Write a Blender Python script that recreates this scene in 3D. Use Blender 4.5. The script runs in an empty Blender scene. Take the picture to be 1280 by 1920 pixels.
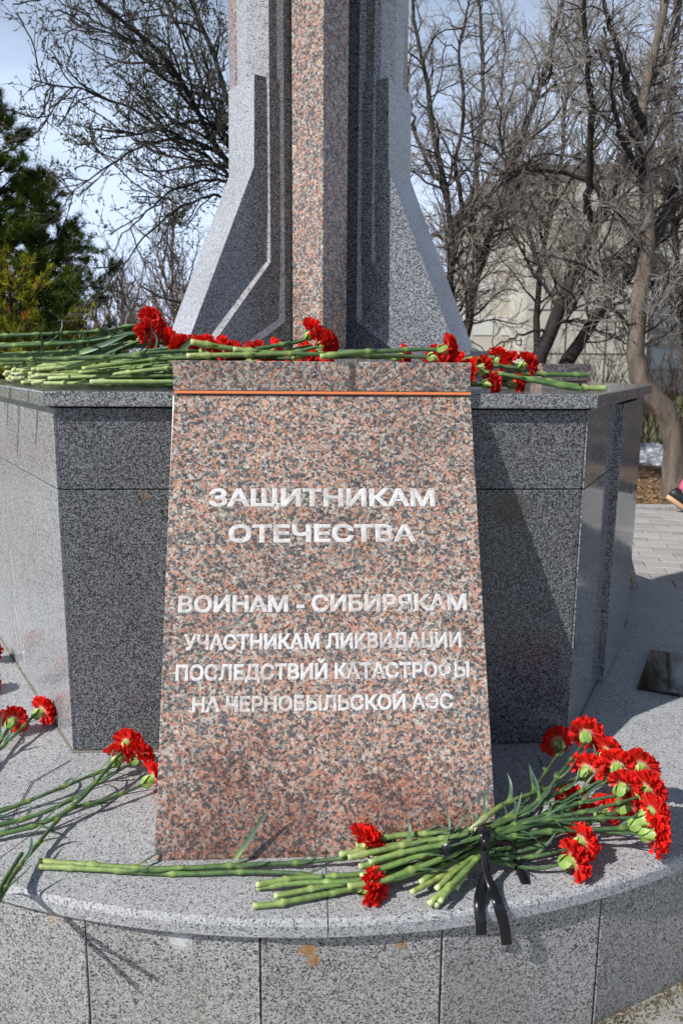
import bpy, bmesh, math, random
import numpy as np
from mathutils import Vector, Matrix
R = math.radians
rng = np.random.default_rng(7)
random.seed(7)
scene = bpy.context.scene
col = scene.collection

# ------------------------------------------------------------------ camera
F, TH, RO, PSI, H = 1476.5, 0.1878, 0.0078, 0.052, 1.25
GZ = -0.425                                   # ground; the terrace top is z = 0
cam_d = bpy.data.cameras.new('camera'); cam = bpy.data.objects.new('camera', cam_d); col.objects.link(cam)
cam_d.sensor_fit = 'VERTICAL'; cam_d.sensor_height = 36; cam_d.sensor_width = 24
cam_d.lens = F / 1920 * 36; cam_d.clip_start = 0.02; cam_d.clip_end = 900
fwd = Vector((0, math.cos(TH), -math.sin(TH))); upv = Vector((0, math.sin(TH), math.cos(TH))); rgt = Vector((1, 0, 0))
c_, s_ = math.cos(RO), math.sin(RO)
ax = rgt * c_ + upv * s_                     # camera rolled a little
ay = -rgt * s_ + upv * c_
cam.matrix_world = Matrix(((ax.x, ay.x, -fwd.x, 0), (ax.y, ay.y, -fwd.y, 0), (ax.z, ay.z, -fwd.z, H), (0, 0, 0, 1)))
cam_d.dof.use_dof = True; cam_d.dof.focus_distance = 2.3; cam_d.dof.aperture_fstop = 7.0
scene.camera = cam

# ------------------------------------------------------------------ light
O2 = np.array([-.0517, 2.4043]); T2 = np.array([math.cos(PSI), math.sin(PSI)]); N2 = np.array([-math.sin(PSI), math.cos(PSI)])
sd = T2 * 1.6 + N2 * 1.0
sun_dir = Vector((sd[0], sd[1], -1.72)).normalized()
sun_el = math.asin(-sun_dir.z)
sun_d = bpy.data.lights.new('sun', 'SUN'); sun = bpy.data.objects.new('sun', sun_d); col.objects.link(sun)
sun_d.energy = 5.0; sun_d.angle = R(0.53); sun_d.color = (1, .965, .92)
sun.rotation_euler = sun_dir.to_track_quat('-Z', 'Y').to_euler(); sun.location = (-8, -6, 12)
world = bpy.data.worlds.new('World'); scene.world = world; world.use_nodes = True
wn = world.node_tree.nodes; wl = world.node_tree.links; wn.clear()
sky = wn.new('ShaderNodeTexSky'); sky.sky_type = 'NISHITA'; sky.sun_disc = False
sky.sun_elevation = sun_el; sky.sun_rotation = math.atan2(-sun_dir.x, -sun_dir.y)
sky.air_density = 1.0; sky.dust_density = 0.6; sky.ozone_density = 1.0
bg = wn.new('ShaderNodeBackground'); bg.inputs[1].default_value = 0.058
tc = wn.new('ShaderNodeTexCoord'); mp = wn.new('ShaderNodeMapping'); mp.inputs['Scale'].default_value = (1.2, 1.2, 4.5)
cn = wn.new('ShaderNodeTexNoise'); cn.inputs['Scale'].default_value = 2.2; cn.inputs['Detail'].default_value = 8; cn.inputs['Roughness'].default_value = .58
cr = wn.new('ShaderNodeValToRGB'); cr.color_ramp.elements[0].position = .36; cr.color_ramp.elements[1].position = .66
cr.color_ramp.elements[0].color = (.6, .6, .6, 1); cr.color_ramp.elements[1].color = (1, 1, 1, 1)
mx = wn.new('ShaderNodeMix'); mx.data_type = 'RGBA'; mx.inputs[7].default_value = (12.4, 15.0, 19.8, 1)
wo = wn.new('ShaderNodeOutputWorld')
wl.new(tc.outputs['Generated'], mp.inputs[0]); wl.new(mp.outputs[0], cn.inputs['Vector']); wl.new(cn.outputs[0], cr.inputs[0])
sxyz = wn.new('ShaderNodeSeparateXYZ'); hz = wn.new('ShaderNodeValToRGB'); hz.color_ramp.interpolation = 'EASE'
hz.color_ramp.elements[0].position = .02; hz.color_ramp.elements[0].color = (1.55, 1.55, 1.55, 1); hz.color_ramp.elements[1].position = .62; hz.color_ramp.elements[1].color = (.12, .12, .12, 1)
hm = wn.new('ShaderNodeMath'); hm.operation = 'MULTIPLY'; hm.use_clamp = True
wl.new(tc.outputs['Generated'], sxyz.inputs[0]); wl.new(sxyz.outputs[2], hz.inputs[0]); wl.new(cr.outputs[0], hm.inputs[0]); wl.new(hz.outputs[0], hm.inputs[1])
wl.new(hm.outputs[0], mx.inputs[0]); wl.new(sky.outputs[0], mx.inputs[6]); wl.new(mx.outputs[2], bg.inputs[0]); wl.new(bg.outputs[0], wo.inputs[0])
scene.view_settings.view_transform = 'Standard'; scene.view_settings.look = 'None'
scene.view_settings.exposure = 0.14; scene.view_settings.gamma = 1

# ------------------------------------------------------------------ coordinates
def ray(x, y):
    X = x - 640; Y = y - 960
    u = X * c_ + Y * s_; v = -X * s_ + Y * c_
    return np.array([u, F * math.cos(TH) - v * math.sin(TH), -(v * math.cos(TH) + F * math.sin(TH))])
def onz(x, y, z):                            # the point of the level z seen at a pixel of the photograph
    r = ray(x, y); t = (z - H) / r[2]
    return np.array([r[0] * t, r[1] * t, z])
def ony(x, y, Y):
    r = ray(x, y); t = Y / r[1]
    return np.array([r[0] * t, Y, H + r[2] * t])
def wor(lx, ly, z=0.0):                      # pedestal frame: x along its front face, y into it
    p = O2 + T2 * lx + N2 * ly
    return np.array([p[0], p[1], z])
def loc2(P): d = np.array(P[:2]) - O2; return np.array([d @ T2, d @ N2])
def onl(x, y, yl):                           # the vertical plane at depth yl of the pedestal frame
    r = ray(x, y); a = (yl + O2 @ N2) / (r[:2] @ N2)
    return np.array([r[0] * a, r[1] * a, H + r[2] * a])
CEN = wor(0, 1.305)

# ------------------------------------------------------------------ objects
def tag(o, label=None, cat=None, group=None, kind=None):
    if label: o['label'] = label
    if cat: o['category'] = cat
    if group: o['group'] = group
    if kind: o['kind'] = kind
    return o
def empty(name, loc, label, cat, group=None):
    o = bpy.data.objects.new(name, None); o.empty_display_size = .05; col.objects.link(o); o.location = tuple(map(float, loc))
    return tag(o, label, cat, group)
def rawmesh(name, V, Fc, smooth=False, attr=None, origin=(0, 0, 0)):
    V = np.asarray(V, np.float32) - np.asarray(origin, np.float32)
    me = bpy.data.meshes.new(name)
    if isinstance(Fc, np.ndarray):
        n, k = Fc.shape
        me.vertices.add(len(V)); me.vertices.foreach_set('co', V.ravel())
        me.loops.add(n * k); me.loops.foreach_set('vertex_index', Fc.ravel().astype(np.int32))
        me.polygons.add(n); me.polygons.foreach_set('loop_start', np.arange(0, n * k, k, dtype=np.int32))
        try: me.polygons.foreach_set('loop_total', np.full(n, k, np.int32))
        except Exception: pass
    else:
        me.from_pydata([tuple(map(float, v)) for v in V], [], [tuple(f) for f in Fc])
    if attr is not None:
        for nm, a in attr.items():
            at = me.attributes.new(nm, 'FLOAT', 'POINT'); at.data.foreach_set('value', np.asarray(a, np.float32))
    me.update(calc_edges=True); me.validate()
    if smooth: me.polygons.foreach_set('use_smooth', np.ones(len(me.polygons), bool))
    return me
def put(name, me, mats, parent=None, origin=(0, 0, 0)):
    o = bpy.data.objects.new(name, me); col.objects.link(o)
    for m in (mats if isinstance(mats, (list, tuple)) else [mats]):
        if len(me.materials) < (len(mats) if isinstance(mats, (list, tuple)) else 1): me.materials.append(m)
    if parent: o.parent = parent
    else: o.location = tuple(map(float, origin))
    return o
def prism(name, poly, z0, z1, mat, parent=None, bev=.003, org=None, seg=2):
    """vertical prism from a list of world (x, y); z1 may be a list, one height per corner"""
    org = np.array(org if org is not None else (parent.location if parent else (0, 0, 0)))
    bm = bmesh.new(); n = len(poly)
    zt = z1 if isinstance(z1, (list, tuple)) else [z1] * n
    zb = z0 if isinstance(z0, (list, tuple)) else [z0] * n
    a = [bm.verts.new((p[0] - org[0], p[1] - org[1], zb[i] - org[2])) for i, p in enumerate(poly)]
    b = [bm.verts.new((p[0] - org[0], p[1] - org[1], zt[i] - org[2])) for i, p in enumerate(poly)]
    bm.faces.new(a[::-1]); bm.faces.new(b)
    for i in range(n): bm.faces.new((a[i], a[(i + 1) % n], b[(i + 1) % n], b[i]))
    bmesh.ops.recalc_face_normals(bm, faces=bm.faces)
    if bev:
        bmesh.ops.bevel(bm, geom=bm.edges[:], offset=bev, segments=seg, profile=.6, affect='EDGES', clamp_overlap=True)
    me = bpy.data.meshes.new(name); bm.to_mesh(me); bm.free()
    return put(name, me, mat, parent, org)
def hull_solid(name, V, Fc, mat, parent, bev=.003):
    org = np.array(parent.location)
    bm = bmesh.new(); vs = [bm.verts.new(tuple(np.array(v) - org)) for v in V]
    for f in Fc: bm.faces.new([vs[i] for i in f])
    bmesh.ops.recalc_face_normals(bm, faces=bm.faces)
    if bev: bmesh.ops.bevel(bm, geom=bm.edges[:], offset=bev, segments=2, profile=.6, affect='EDGES', clamp_overlap=True)
    me = bpy.data.meshes.new(name); bm.to_mesh(me); bm.free()
    return put(name, me, mat, parent)

# ------------------------------------------------------------------ materials
def newmat(name):
    m = bpy.data.materials.new(name); m.use_nodes = True
    nt = m.node_tree; b = nt.nodes['Principled BSDF']
    return m, nt, b
def N(nt, t, **k):
    n = nt.nodes.new(t)
    for a, v in k.items():
        if a.startswith('i_'):
            key = a[2:]; n.inputs[int(key) if key.isdigit() else key].default_value = v
        else: setattr(n, a, v)
    return n
def ramp(nt, stops, interp='LINEAR'):
    r = nt.nodes.new('ShaderNodeValToRGB'); e = r.color_ramp; e.interpolation = interp
    while len(e.elements) < len(stops): e.elements.new(.5)
    for el, (p, c) in zip(e.elements, stops):
        el.position = p; el.color = (*(c if isinstance(c, (tuple, list)) else (c, c, c)), 1)
    return r
def mixc(nt, fac, a, b, mode='MIX'):
    m = nt.nodes.new('ShaderNodeMix'); m.data_type = 'RGBA'; m.blend_type = mode
    for s, v in ((0, fac), (6, a), (7, b)):
        if isinstance(v, bpy.types.NodeSocket): nt.links.new(v, m.inputs[s])
        elif v is not None: m.inputs[s].default_value = v if s == 0 else (*v, 1)
    return m.outputs[2]
def math_(nt, op, a, b=None):
    m = nt.nodes.new('ShaderNodeMath'); m.operation = op
    for i, v in enumerate((a, b)):
        if v is None: continue
        if isinstance(v, bpy.types.NodeSocket): nt.links.new(v, m.inputs[i])
        else: m.inputs[i].default_value = v
    return m.outputs[0]
def grain_coord(nt):
    g = N(nt, 'ShaderNodeNewGeometry'); oi = N(nt, 'ShaderNodeObjectInfo')
    ad = N(nt, 'ShaderNodeVectorMath', operation='MULTIPLY_ADD')
    cmb = N(nt, 'ShaderNodeCombineXYZ')
    nt.links.new(oi.outputs['Random'], cmb.inputs[0]); nt.links.new(oi.outputs['Random'], cmb.inputs[1]); nt.links.new(oi.outputs['Random'], cmb.inputs[2])
    nt.links.new(cmb.outputs[0], ad.inputs[0]); ad.inputs[1].default_value = (7.3, 3.1, 5.7)
    nt.links.new(g.outputs['Position'], ad.inputs[2])
    return ad.outputs[0], g
def granite_nodes(nt, stops, scale, fine, warp=.5, big=.12, flat=None):
    co, g = grain_coord(nt)
    nz = N(nt, 'ShaderNodeTexNoise', i_Scale=scale * 1.3, i_Detail=2.0); nt.links.new(co, nz.inputs['Vector'])
    wv = N(nt, 'ShaderNodeVectorMath', operation='MULTIPLY_ADD'); wv.inputs[1].default_value = (warp / scale,) * 3
    nt.links.new(nz.outputs['Color'], wv.inputs[0]); nt.links.new(co, wv.inputs[2])
    v1 = N(nt, 'ShaderNodeTexVoronoi', i_Scale=scale); nt.links.new(wv.outputs[0], v1.inputs['Vector'])
    sx = N(nt, 'ShaderNodeSeparateColor'); nt.links.new(v1.outputs['Color'], sx.inputs[0])
    v2 = N(nt, 'ShaderNodeTexVoronoi', i_Scale=fine); nt.links.new(wv.outputs[0], v2.inputs['Vector'])
    s2 = N(nt, 'ShaderNodeSeparateColor'); nt.links.new(v2.outputs['Color'], s2.inputs[0])
    n3 = N(nt, 'ShaderNodeTexNoise', i_Scale=scale * .3, i_Detail=3.0); nt.links.new(co, n3.inputs['Vector'])
    n4 = N(nt, 'ShaderNodeTexNoise', i_Scale=2.3, i_Detail=4.0); nt.links.new(co, n4.inputs['Vector'])
    val = math_(nt, 'ADD', math_(nt, 'MULTIPLY', sx.outputs[0], .66), math_(nt, 'MULTIPLY', n3.outputs[0], .34))
    rp = ramp(nt, stops, 'CONSTANT'); nt.links.new(val, rp.inputs[0])
    r2 = ramp(nt, [(0, .45), (.2, .82), (.5, 1.0), (.85, 1.25)]); nt.links.new(s2.outputs[1], r2.inputs[0])
    c = mixc(nt, .8, rp.outputs[0], r2.outputs[0], 'MULTIPLY')
    r4 = ramp(nt, [(.25, 1 - big), (.75, 1 + big)]); nt.links.new(n4.outputs[0], r4.inputs[0])
    c = mixc(nt, 1.0, c, r4.outputs[0], 'MULTIPLY')
    return c, co, g, s2.outputs[2]
def black_specks(nt, c, co, sc):
    nz = N(nt, 'ShaderNodeTexNoise', i_Scale=sc * 1.2, i_Detail=3.0); nt.links.new(co, nz.inputs['Vector'])
    wv = N(nt, 'ShaderNodeVectorMath', operation='MULTIPLY_ADD'); wv.inputs[1].default_value = (1.3 / sc,) * 3
    nt.links.new(nz.outputs['Color'], wv.inputs[0]); nt.links.new(co, wv.inputs[2])
    v = N(nt, 'ShaderNodeTexVoronoi', i_Scale=sc); nt.links.new(wv.outputs[0], v.inputs['Vector'])
    sx = N(nt, 'ShaderNodeSeparateColor'); nt.links.new(v.outputs['Color'], sx.inputs[0])
    n3 = N(nt, 'ShaderNodeTexNoise', i_Scale=sc * .22, i_Detail=2.0); nt.links.new(co, n3.inputs['Vector'])
    val = math_(nt, 'ADD', math_(nt, 'MULTIPLY', sx.outputs[0], .6), math_(nt, 'MULTIPLY', n3.outputs[0], .4))
    r = ramp(nt, [(0, .93), (.30, .8), (.355, .4), (.41, 0.0)], 'LINEAR'); nt.links.new(val, r.inputs[0])
    return mixc(nt, r.outputs[0], c, (.04, .04, .042))
def add_spots(nt, c, g, spots):
    for (p, rad, colr, amt) in spots:
        mul = amt < 0; amt = abs(amt)
        vd = N(nt, 'ShaderNodeVectorMath', operation='DISTANCE'); vd.inputs[1].default_value = tuple(map(float, p))
        nz = N(nt, 'ShaderNodeTexNoise', i_Scale=48.0, i_Detail=7.0, i_Roughness=.8)
        nt.links.new(g.outputs['Position'], vd.inputs[0]); nt.links.new(g.outputs['Position'], nz.inputs['Vector'])
        d = math_(nt, 'ADD', math_(nt, 'DIVIDE', vd.outputs['Value'], rad), math_(nt, 'MULTIPLY', math_(nt, 'SUBTRACT', nz.outputs[0], .5), 2.6))
        r = ramp(nt, [(.45, amt), (1.0, 0.0)]); nt.links.new(d, r.inputs[0])
        c = mixc(nt, r.outputs[0], c, colr, 'MULTIPLY' if mul else 'MIX')
    return c
def granite(name, stops, scale=170, fine=380, black=0, rough=.35, bump=.0, big=.1, spots=(), rvar=.1, coat=0, dirt_or_sun=0, tint=None, stretch=None):
    m, nt, b = newmat(name)
    c, co, g, fx = granite_nodes(nt, stops, scale, fine, big=big)
    if black: c = black_specks(nt, c, co, black)
    if dirt_or_sun:
        nd = N(nt, 'ShaderNodeTexNoise', i_Scale=4.0, i_Detail=7.0, i_Roughness=.68); nt.links.new(g.outputs['Position'], nd.inputs['Vector'])
        rd = ramp(nt, [(.48, 0.0), (.72, dirt_or_sun)]); nt.links.new(nd.outputs[0], rd.inputs[0])
        c = mixc(nt, rd.outputs[0], c, tint or (.20, .17, .13))
    c = add_spots(nt, c, g, spots)
    nt.links.new(c, b.inputs['Base Color'])
    nr = N(nt, 'ShaderNodeTexNoise', i_Scale=9.0, i_Detail=5.0); nt.links.new(co, nr.inputs['Vector'])
    rr = ramp(nt, [(.3, max(rough - rvar, .03)), (.7, rough + rvar)]); nt.links.new(nr.outputs[0], rr.inputs[0])
    nt.links.new(rr.outputs[0], b.inputs['Roughness'])
    if bump:
        nb = N(nt, 'ShaderNodeTexNoise', i_Scale=240.0, i_Detail=3.0); nt.links.new(co, nb.inputs['Vector'])
        bp = N(nt, 'ShaderNodeBump', i_Strength=bump, i_Distance=.002); nt.links.new(nb.outputs[0], bp.inputs['Height']); nt.links.new(bp.outputs[0], b.inputs['Normal'])
    return m
GREY = [(0, (.085, .088, .095)), (.23, (.215, .22, .23)), (.31, (.30, .305, .315)), (.46, (.36, .365, .372)), (.62, (.42, .425, .432)), (.78, (.315, .32, .327))]
GREYB = [(0, (.05, .053, .058)), (.27, (.14, .145, .155)), (.36, (.24, .245, .255)), (.48, (.31, .315, .32)), (.62, (.38, .385, .39)), (.78, (.25, .255, .26))]
GREYD = [(0, (.012, .014, .017)), (.33, (.04, .043, .05)), (.43, (.085, .09, .10)), (.54, (.145, .15, .16)), (.68, (.22, .225, .23)), (.80, (.10, .105, .11))]
GREYM = [(0, (.03, .032, .036)), (.29, (.08, .085, .095)), (.40, (.155, .16, .17)), (.52, (.24, .245, .255)), (.66, (.32, .325, .33)), (.80, (.18, .185, .19))]
GREYT = [(0, (.03, .03, .032)), (.27, (.12, .12, .12)), (.36, (.24, .24, .235)), (.48, (.32, .315, .305)), (.62, (.40, .395, .38)), (.78, (.26, .257, .25))]
PINK = [(0, (.13, .12, .115)), (.31, (.22, .205, .19)), (.39, (.35, .32, .28)), (.46, (.38, .212, .15)), (.56, (.475, .278, .203)), (.64, (.38, .35, .30)), (.70, (.34, .18, .11)), (.77, (.46, .41, .35))]
rust = (.32, .15, .03)
def pt_tile(x, y):                           # point of the curved wall under a pixel
    r = ray(x, y); best = None
    C0 = np.array([0, 0]) - CEN[:2]; d = r[:2]
    a = d @ d; b = 2 * C0 @ d; c = C0 @ C0 - 2.10 ** 2
    t = (-b - math.sqrt(b * b - 4 * a * c)) / (2 * a)
    return np.array([r[0] * t, r[1] * t, H + r[2] * t])
def slabp(x, y):
    r = ray(x, y); o = np.array([0, 0, H]); A = wor(0, -.58, 0); nrm = np.array([*(-N2 * 1.16), .54]); return o + r * (((A - o) @ nrm) / (r @ nrm))
spots_tile = [(pt_tile(577, 1780), .024, rust, .75), (pt_tile(588, 1800), .022, rust, .7), (pt_tile(751, 1769), .018, rust, .6), (pt_tile(97, 1722), .02, (.4, .26, .1), .4), (pt_tile(338, 1765), .03, (.62, .63, .63), .6)]
spots_slab = [(slabp(*q), r_, (.70, .50, .42), -.5) for q, r_ in (((490, 1385), .04), ((560, 1570), .10), ((400, 1590), .09), ((720, 1500), .10), ((600, 1480), .05), ((860, 1190), .06), ((420, 1450), .07), ((830, 1560), .06), ((600, 1620), .52), ((430, 1560), .25), ((790, 1540), .2))] + [(slabp(660, 744), .014, (.06, .05, .045), .6)]  # the last, dark spot carries the block's painted shadow strip onto the slab
spots_slab += [(onl(x_, y_, -.052), .016, (.05, .04, .035), .75) for x_, y_ in ((659, 684), (660, 694), (661, 704), (661, 714), (660, 724), (661, 733))]  # row of dark spots down the block: a narrow shadow painted into the colour
spots_front = [(wor(-.55, 0, .845), .018, rust, .3), (wor(.58, 0, .80), .07, (.06, .045, .02), .6)]
M_terr = granite('terrace granite', GREY, 270, 520, rough=.5, bump=.2, dirt_or_sun=.10, tint=(.3, .28, .25))
M_tile = granite('wall tile granite', GREYT, 290, 560, rough=.4, bump=.12, dirt_or_sun=.3, spots=spots_tile)
M_panel = granite('pedestal panel granite', GREYD, 330, 650, rough=.17, rvar=.06, dirt_or_sun=.08, spots=spots_front)
M_side = granite('pedestal side granite', GREYM, 270, 520, rough=.085, rvar=.045, dirt_or_sun=.08)
M_sidel = granite('sunlit side granite', GREYB, 270, 520, rough=.2, rvar=.08, dirt_or_sun=.25, tint=(.42, .41, .39))  # paler copy for the left sides, sunlit brightness put into the stone colour
M_cap = granite('cap granite', GREYM, 330, 650, rough=.12, rvar=.05)
M_blade = granite('obelisk granite', GREY, 280, 560, rough=.16, rvar=.05)
M_bladep = granite('polished obelisk granite', [(p, tuple(v * 1.6 for v in c)) for p, c in GREYD], 330, 650, rough=.14, rvar=.04)
M_bladel = granite('light obelisk granite', GREY, 150, 330, rough=.3)
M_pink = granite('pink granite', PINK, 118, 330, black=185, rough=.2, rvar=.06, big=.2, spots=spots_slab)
M_pink2 = granite('pink column granite', PINK, 105, 300, black=190, rough=.22, rvar=.05, big=.1)
M_groove = granite('ground groove granite', [(0, .18), (.3, .36), (.5, .5), (.7, .6)], 280, 560, rough=.6)
M_core, nt, b = newmat('shadow gap mortar'); b.inputs['Base Color'].default_value = (.035, .034, .032, 1); b.inputs['Roughness'].default_value = .95
M_grout, nt, b = newmat('old grout'); b.inputs['Roughness'].default_value = .95
nz = N(nt, 'ShaderNodeTexNoise', i_Scale=60.0, i_Detail=5.0); r = ramp(nt, [(.35, (.10, .09, .075)), (.7, (.27, .25, .22))]); nt.links.new(nz.outputs[0], r.inputs[0]); nt.links.new(r.outputs[0], b.inputs['Base Color'])
M_orange, nt, b = newmat('orange paint'); b.inputs['Roughness'].default_value = .6
nz = N(nt, 'ShaderNodeTexNoise', i_Scale=90.0, i_Detail=4.0); r = ramp(nt, [(.35, (.75, .16, .03)), (.65, (.85, .30, .12))]); nt.links.new(nz.outputs[0], r.inputs[0]); nt.links.new(r.outputs[0], b.inputs['Base Color'])
M_letter, nt, b = newmat('worn white letter paint'); b.inputs['Roughness'].default_value = .6
c, co, g, fx = granite_nodes(nt, PINK, 78, 240, big=.14)
n1 = N(nt, 'ShaderNodeTexNoise', i_Scale=34.0, i_Detail=6.0, i_Roughness=.72); nt.links.new(g.outputs['Position'], n1.inputs['Vector'])
n2 = N(nt, 'ShaderNodeTexNoise', i_Scale=7.0, i_Detail=3.0); nt.links.new(g.outputs['Position'], n2.inputs['Vector'])
w = math_(nt, 'ADD', math_(nt, 'MULTIPLY', n1.outputs[0], .62), math_(nt, 'MULTIPLY', n2.outputs[0], .38))
r = ramp(nt, [(.455, 0.25), (.55, .88)]); nt.links.new(w, r.inputs[0])
n3 = N(nt, 'ShaderNodeTexNoise', i_Scale=160.0, i_Detail=2.0); nt.links.new(g.outputs['Position'], n3.inputs['Vector'])
r3 = ramp(nt, [(.3, .45), (.6, .68)]); nt.links.new(n3.outputs[0], r3.inputs[0])
nt.links.new(mixc(nt, r.outputs[0], mixc(nt, .3, c, (.62, .60, .57)), r3.outputs[0]), b.inputs['Base Color'])
# ================================================================== ground
M_ground, nt, b = newmat('plaza stone ground'); b.inputs['Roughness'].default_value = .85
g = N(nt, 'ShaderNodeNewGeometry')
n1 = N(nt, 'ShaderNodeTexNoise', i_Scale=.35, i_Detail=8.0, i_Roughness=.7); nt.links.new(g.outputs['Position'], n1.inputs['Vector'])
n2 = N(nt, 'ShaderNodeTexNoise', i_Scale=14.0, i_Detail=8.0, i_Roughness=.75); nt.links.new(g.outputs['Position'], n2.inputs['Vector'])
r1 = ramp(nt, [(.35, (.30, .285, .26)), (.65, (.24, .23, .215))]); nt.links.new(n1.outputs[0], r1.inputs[0])
r2 = ramp(nt, [(.3, .7), (.7, 1.15)]); nt.links.new(n2.outputs[0], r2.inputs[0])
nt.links.new(mixc(nt, 1.0, r1.outputs[0], r2.outputs[0], 'MULTIPLY'), b.inputs['Base Color'])
M_soil, nt, b = newmat('soil and dry grass'); b.inputs['Roughness'].default_value = .95
g = N(nt, 'ShaderNodeNewGeometry')
n1 = N(nt, 'ShaderNodeTexNoise', i_Scale=.45, i_Detail=6.0, i_Roughness=.6); nt.links.new(g.outputs['Position'], n1.inputs['Vector'])
n2 = N(nt, 'ShaderNodeTexNoise', i_Scale=12.0, i_Detail=9.0, i_Roughness=.8); nt.links.new(g.outputs['Position'], n2.inputs['Vector'])
sp = N(nt, 'ShaderNodeSeparateXYZ'); nt.links.new(g.outputs['Position'], sp.inputs[0])
yy = math_(nt, 'ADD', sp.outputs[1], math_(nt, 'MULTIPLY', n1.outputs[0], 3.0))
rg = ramp(nt, [(0.0, 0.0), (1.0, 1.0)]); mr = N(nt, 'ShaderNodeMapRange'); mr.inputs[1].default_value = 16.6; mr.inputs[2].default_value = 18.6
nt.links.new(yy, mr.inputs[0])
rs = ramp(nt, [(.3, (.055, .035, .02)), (.5, (.15, .095, .05)), (.68, (.30, .20, .11))]); nt.links.new(n2.outputs[0], rs.inputs[0])
rr_ = ramp(nt, [(.3, (.045, .05, .015)), (.52, (.11, .12, .035)), (.7, (.17, .15, .08))]); nt.links.new(n2.outputs[0], rr_.inputs[0])
nt.links.new(mixc(nt, mr.outputs[0], rs.outputs[0], rr_.outputs[0]), b.inputs['Base Color'])
bp = N(nt, 'ShaderNodeBump', i_Strength=.8, i_Distance=.03); nt.links.new(n2.outputs[0], bp.inputs['Height']); nt.links.new(bp.outputs[0], b.inputs['Normal'])
def sheet(name, x0, x1, y0, y1, z, mat, nx=1, ny=1, amp=0):
    xs = np.linspace(x0, x1, nx + 1); ys = np.linspace(y0, y1, ny + 1)
    X, Y = np.meshgrid(xs, ys); Z = np.full_like(X, z) + amp * (rng.random(X.shape) - .5)
    V = np.c_[X.ravel(), Y.ravel(), Z.ravel()]
    i = np.arange(ny)[:, None] * (nx + 1) + np.arange(nx)[None]
    Fq = np.stack([i, i + 1, i + nx + 2, i + nx + 1], -1).reshape(-1, 4)
    o = put(name, rawmesh(name, V, Fq, smooth=amp > 0), mat); tag(o, kind='structure'); return o
EDGE = 9.15
sheet('soil', -300, 300, -200, 600, GZ - .05, M_soil)
plaza = sheet('plaza', -40, 40, -14, EDGE, GZ, M_ground)
sheet('lawn', -60, 60, EDGE + .16, 60, GZ - .02, M_soil, 160, 120, .05)
M_kerb = granite('kerb stone', [(0, .2), (.4, .34), (.7, .42)], 120, 300, rough=.8)
for i in range(26):
    x = -9.0 + i * 1.0
    k = prism('kerb_stone', [(x + .004, EDGE + .005), (x + .996, EDGE + .005), (x + .996, EDGE + .15), (x + .004, EDGE + .15)], GZ - .1, GZ + .035, M_kerb, plaza, .01)
# pavers
M_paver, nt, b = newmat('paving stone'); b.inputs['Roughness'].default_value = .8
oi = N(nt, 'ShaderNodeObjectInfo'); g = N(nt, 'ShaderNodeNewGeometry')
n2 = N(nt, 'ShaderNodeTexNoise', i_Scale=30.0, i_Detail=8.0, i_Roughness=.75); nt.links.new(g.outputs['Position'], n2.inputs['Vector'])
r1 = ramp(nt, [(0, (.26, .25, .235)), (.5, (.33, .315, .29)), (1, (.38, .36, .33))]); nt.links.new(oi.outputs['Random'], r1.inputs[0])
r2 = ramp(nt, [(.3, .75), (.7, 1.12)]); nt.links.new(n2.outputs[0], r2.inputs[0])
nt.links.new(mixc(nt, 1.0, r1.outputs[0], r2.outputs[0], 'MULTIPLY'), b.inputs['Base Color'])
pw, pd = .29, .20
bm = bmesh.new(); bmesh.ops.create_cube(bm, size=1)
for v in bm.verts: v.co = Vector((v.co.x * (pw - .012), v.co.y * (pd - .012), v.co.z * .05))
bmesh.ops.bevel(bm, geom=[e for e in bm.edges if e.verts[0].co.z > 0 and e.verts[1].co.z > 0], offset=.006, segments=1, affect='EDGES')
pv = bpy.data.meshes.new('paving_stone'); bm.to_mesh(pv); bm.free(); pv.materials.append(M_paver)
ca, sa = math.cos(R(-14)), math.sin(R(-14)); cnt = 0
def lay(u0, u1, v0, v1, test, cx, cy):
    global cnt
    for j in range(v0, v1):
        for i in range(u0, u1):
            u = (i + .5 * (j % 2)) * pw; v = j * pd
            x = cx + u * ca - v * sa; y = cy + u * sa + v * ca
            if not test(x, y) or cnt >= 300: continue
            o = bpy.data.objects.new('paving_stone', pv); col.objects.link(o); o.parent = plaza
            o.location = (x, y, GZ - .006 + random.uniform(-.003, .003)); o.rotation_euler = (random.uniform(-.008, .008), random.uniform(-.008, .008), R(-14)); cnt += 1
def rim(x, y): return math.hypot(x - CEN[0], y - CEN[1])
lay(-14, 16, -22, 24, lambda x, y: 2.28 < x < 4.2 and y < EDGE - .14 and y > 4.6 and rim(x, y) > 2.4 and x > .27 * y, 3, 7)
lay(-6, 10, -6, 8, lambda x, y: rim(x, y) > 2.34 and x > .75 and y < 2.2, 1.3, 1.6)
M_dry, nt, b = newmat('dry moss and litter'); b.inputs['Roughness'].default_value = 1
nz = N(nt, 'ShaderNodeTexNoise', i_Scale=70.0, i_Detail=6.0); r = ramp(nt, [(.35, (.02, .018, .008)), (.5, (.08, .07, .025)), (.68, (.26, .19, .09))]); nt.links.new(nz.outputs[0], r.inputs[0]); nt.links.new(r.outputs[0], b.inputs['Base Color'])
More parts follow.
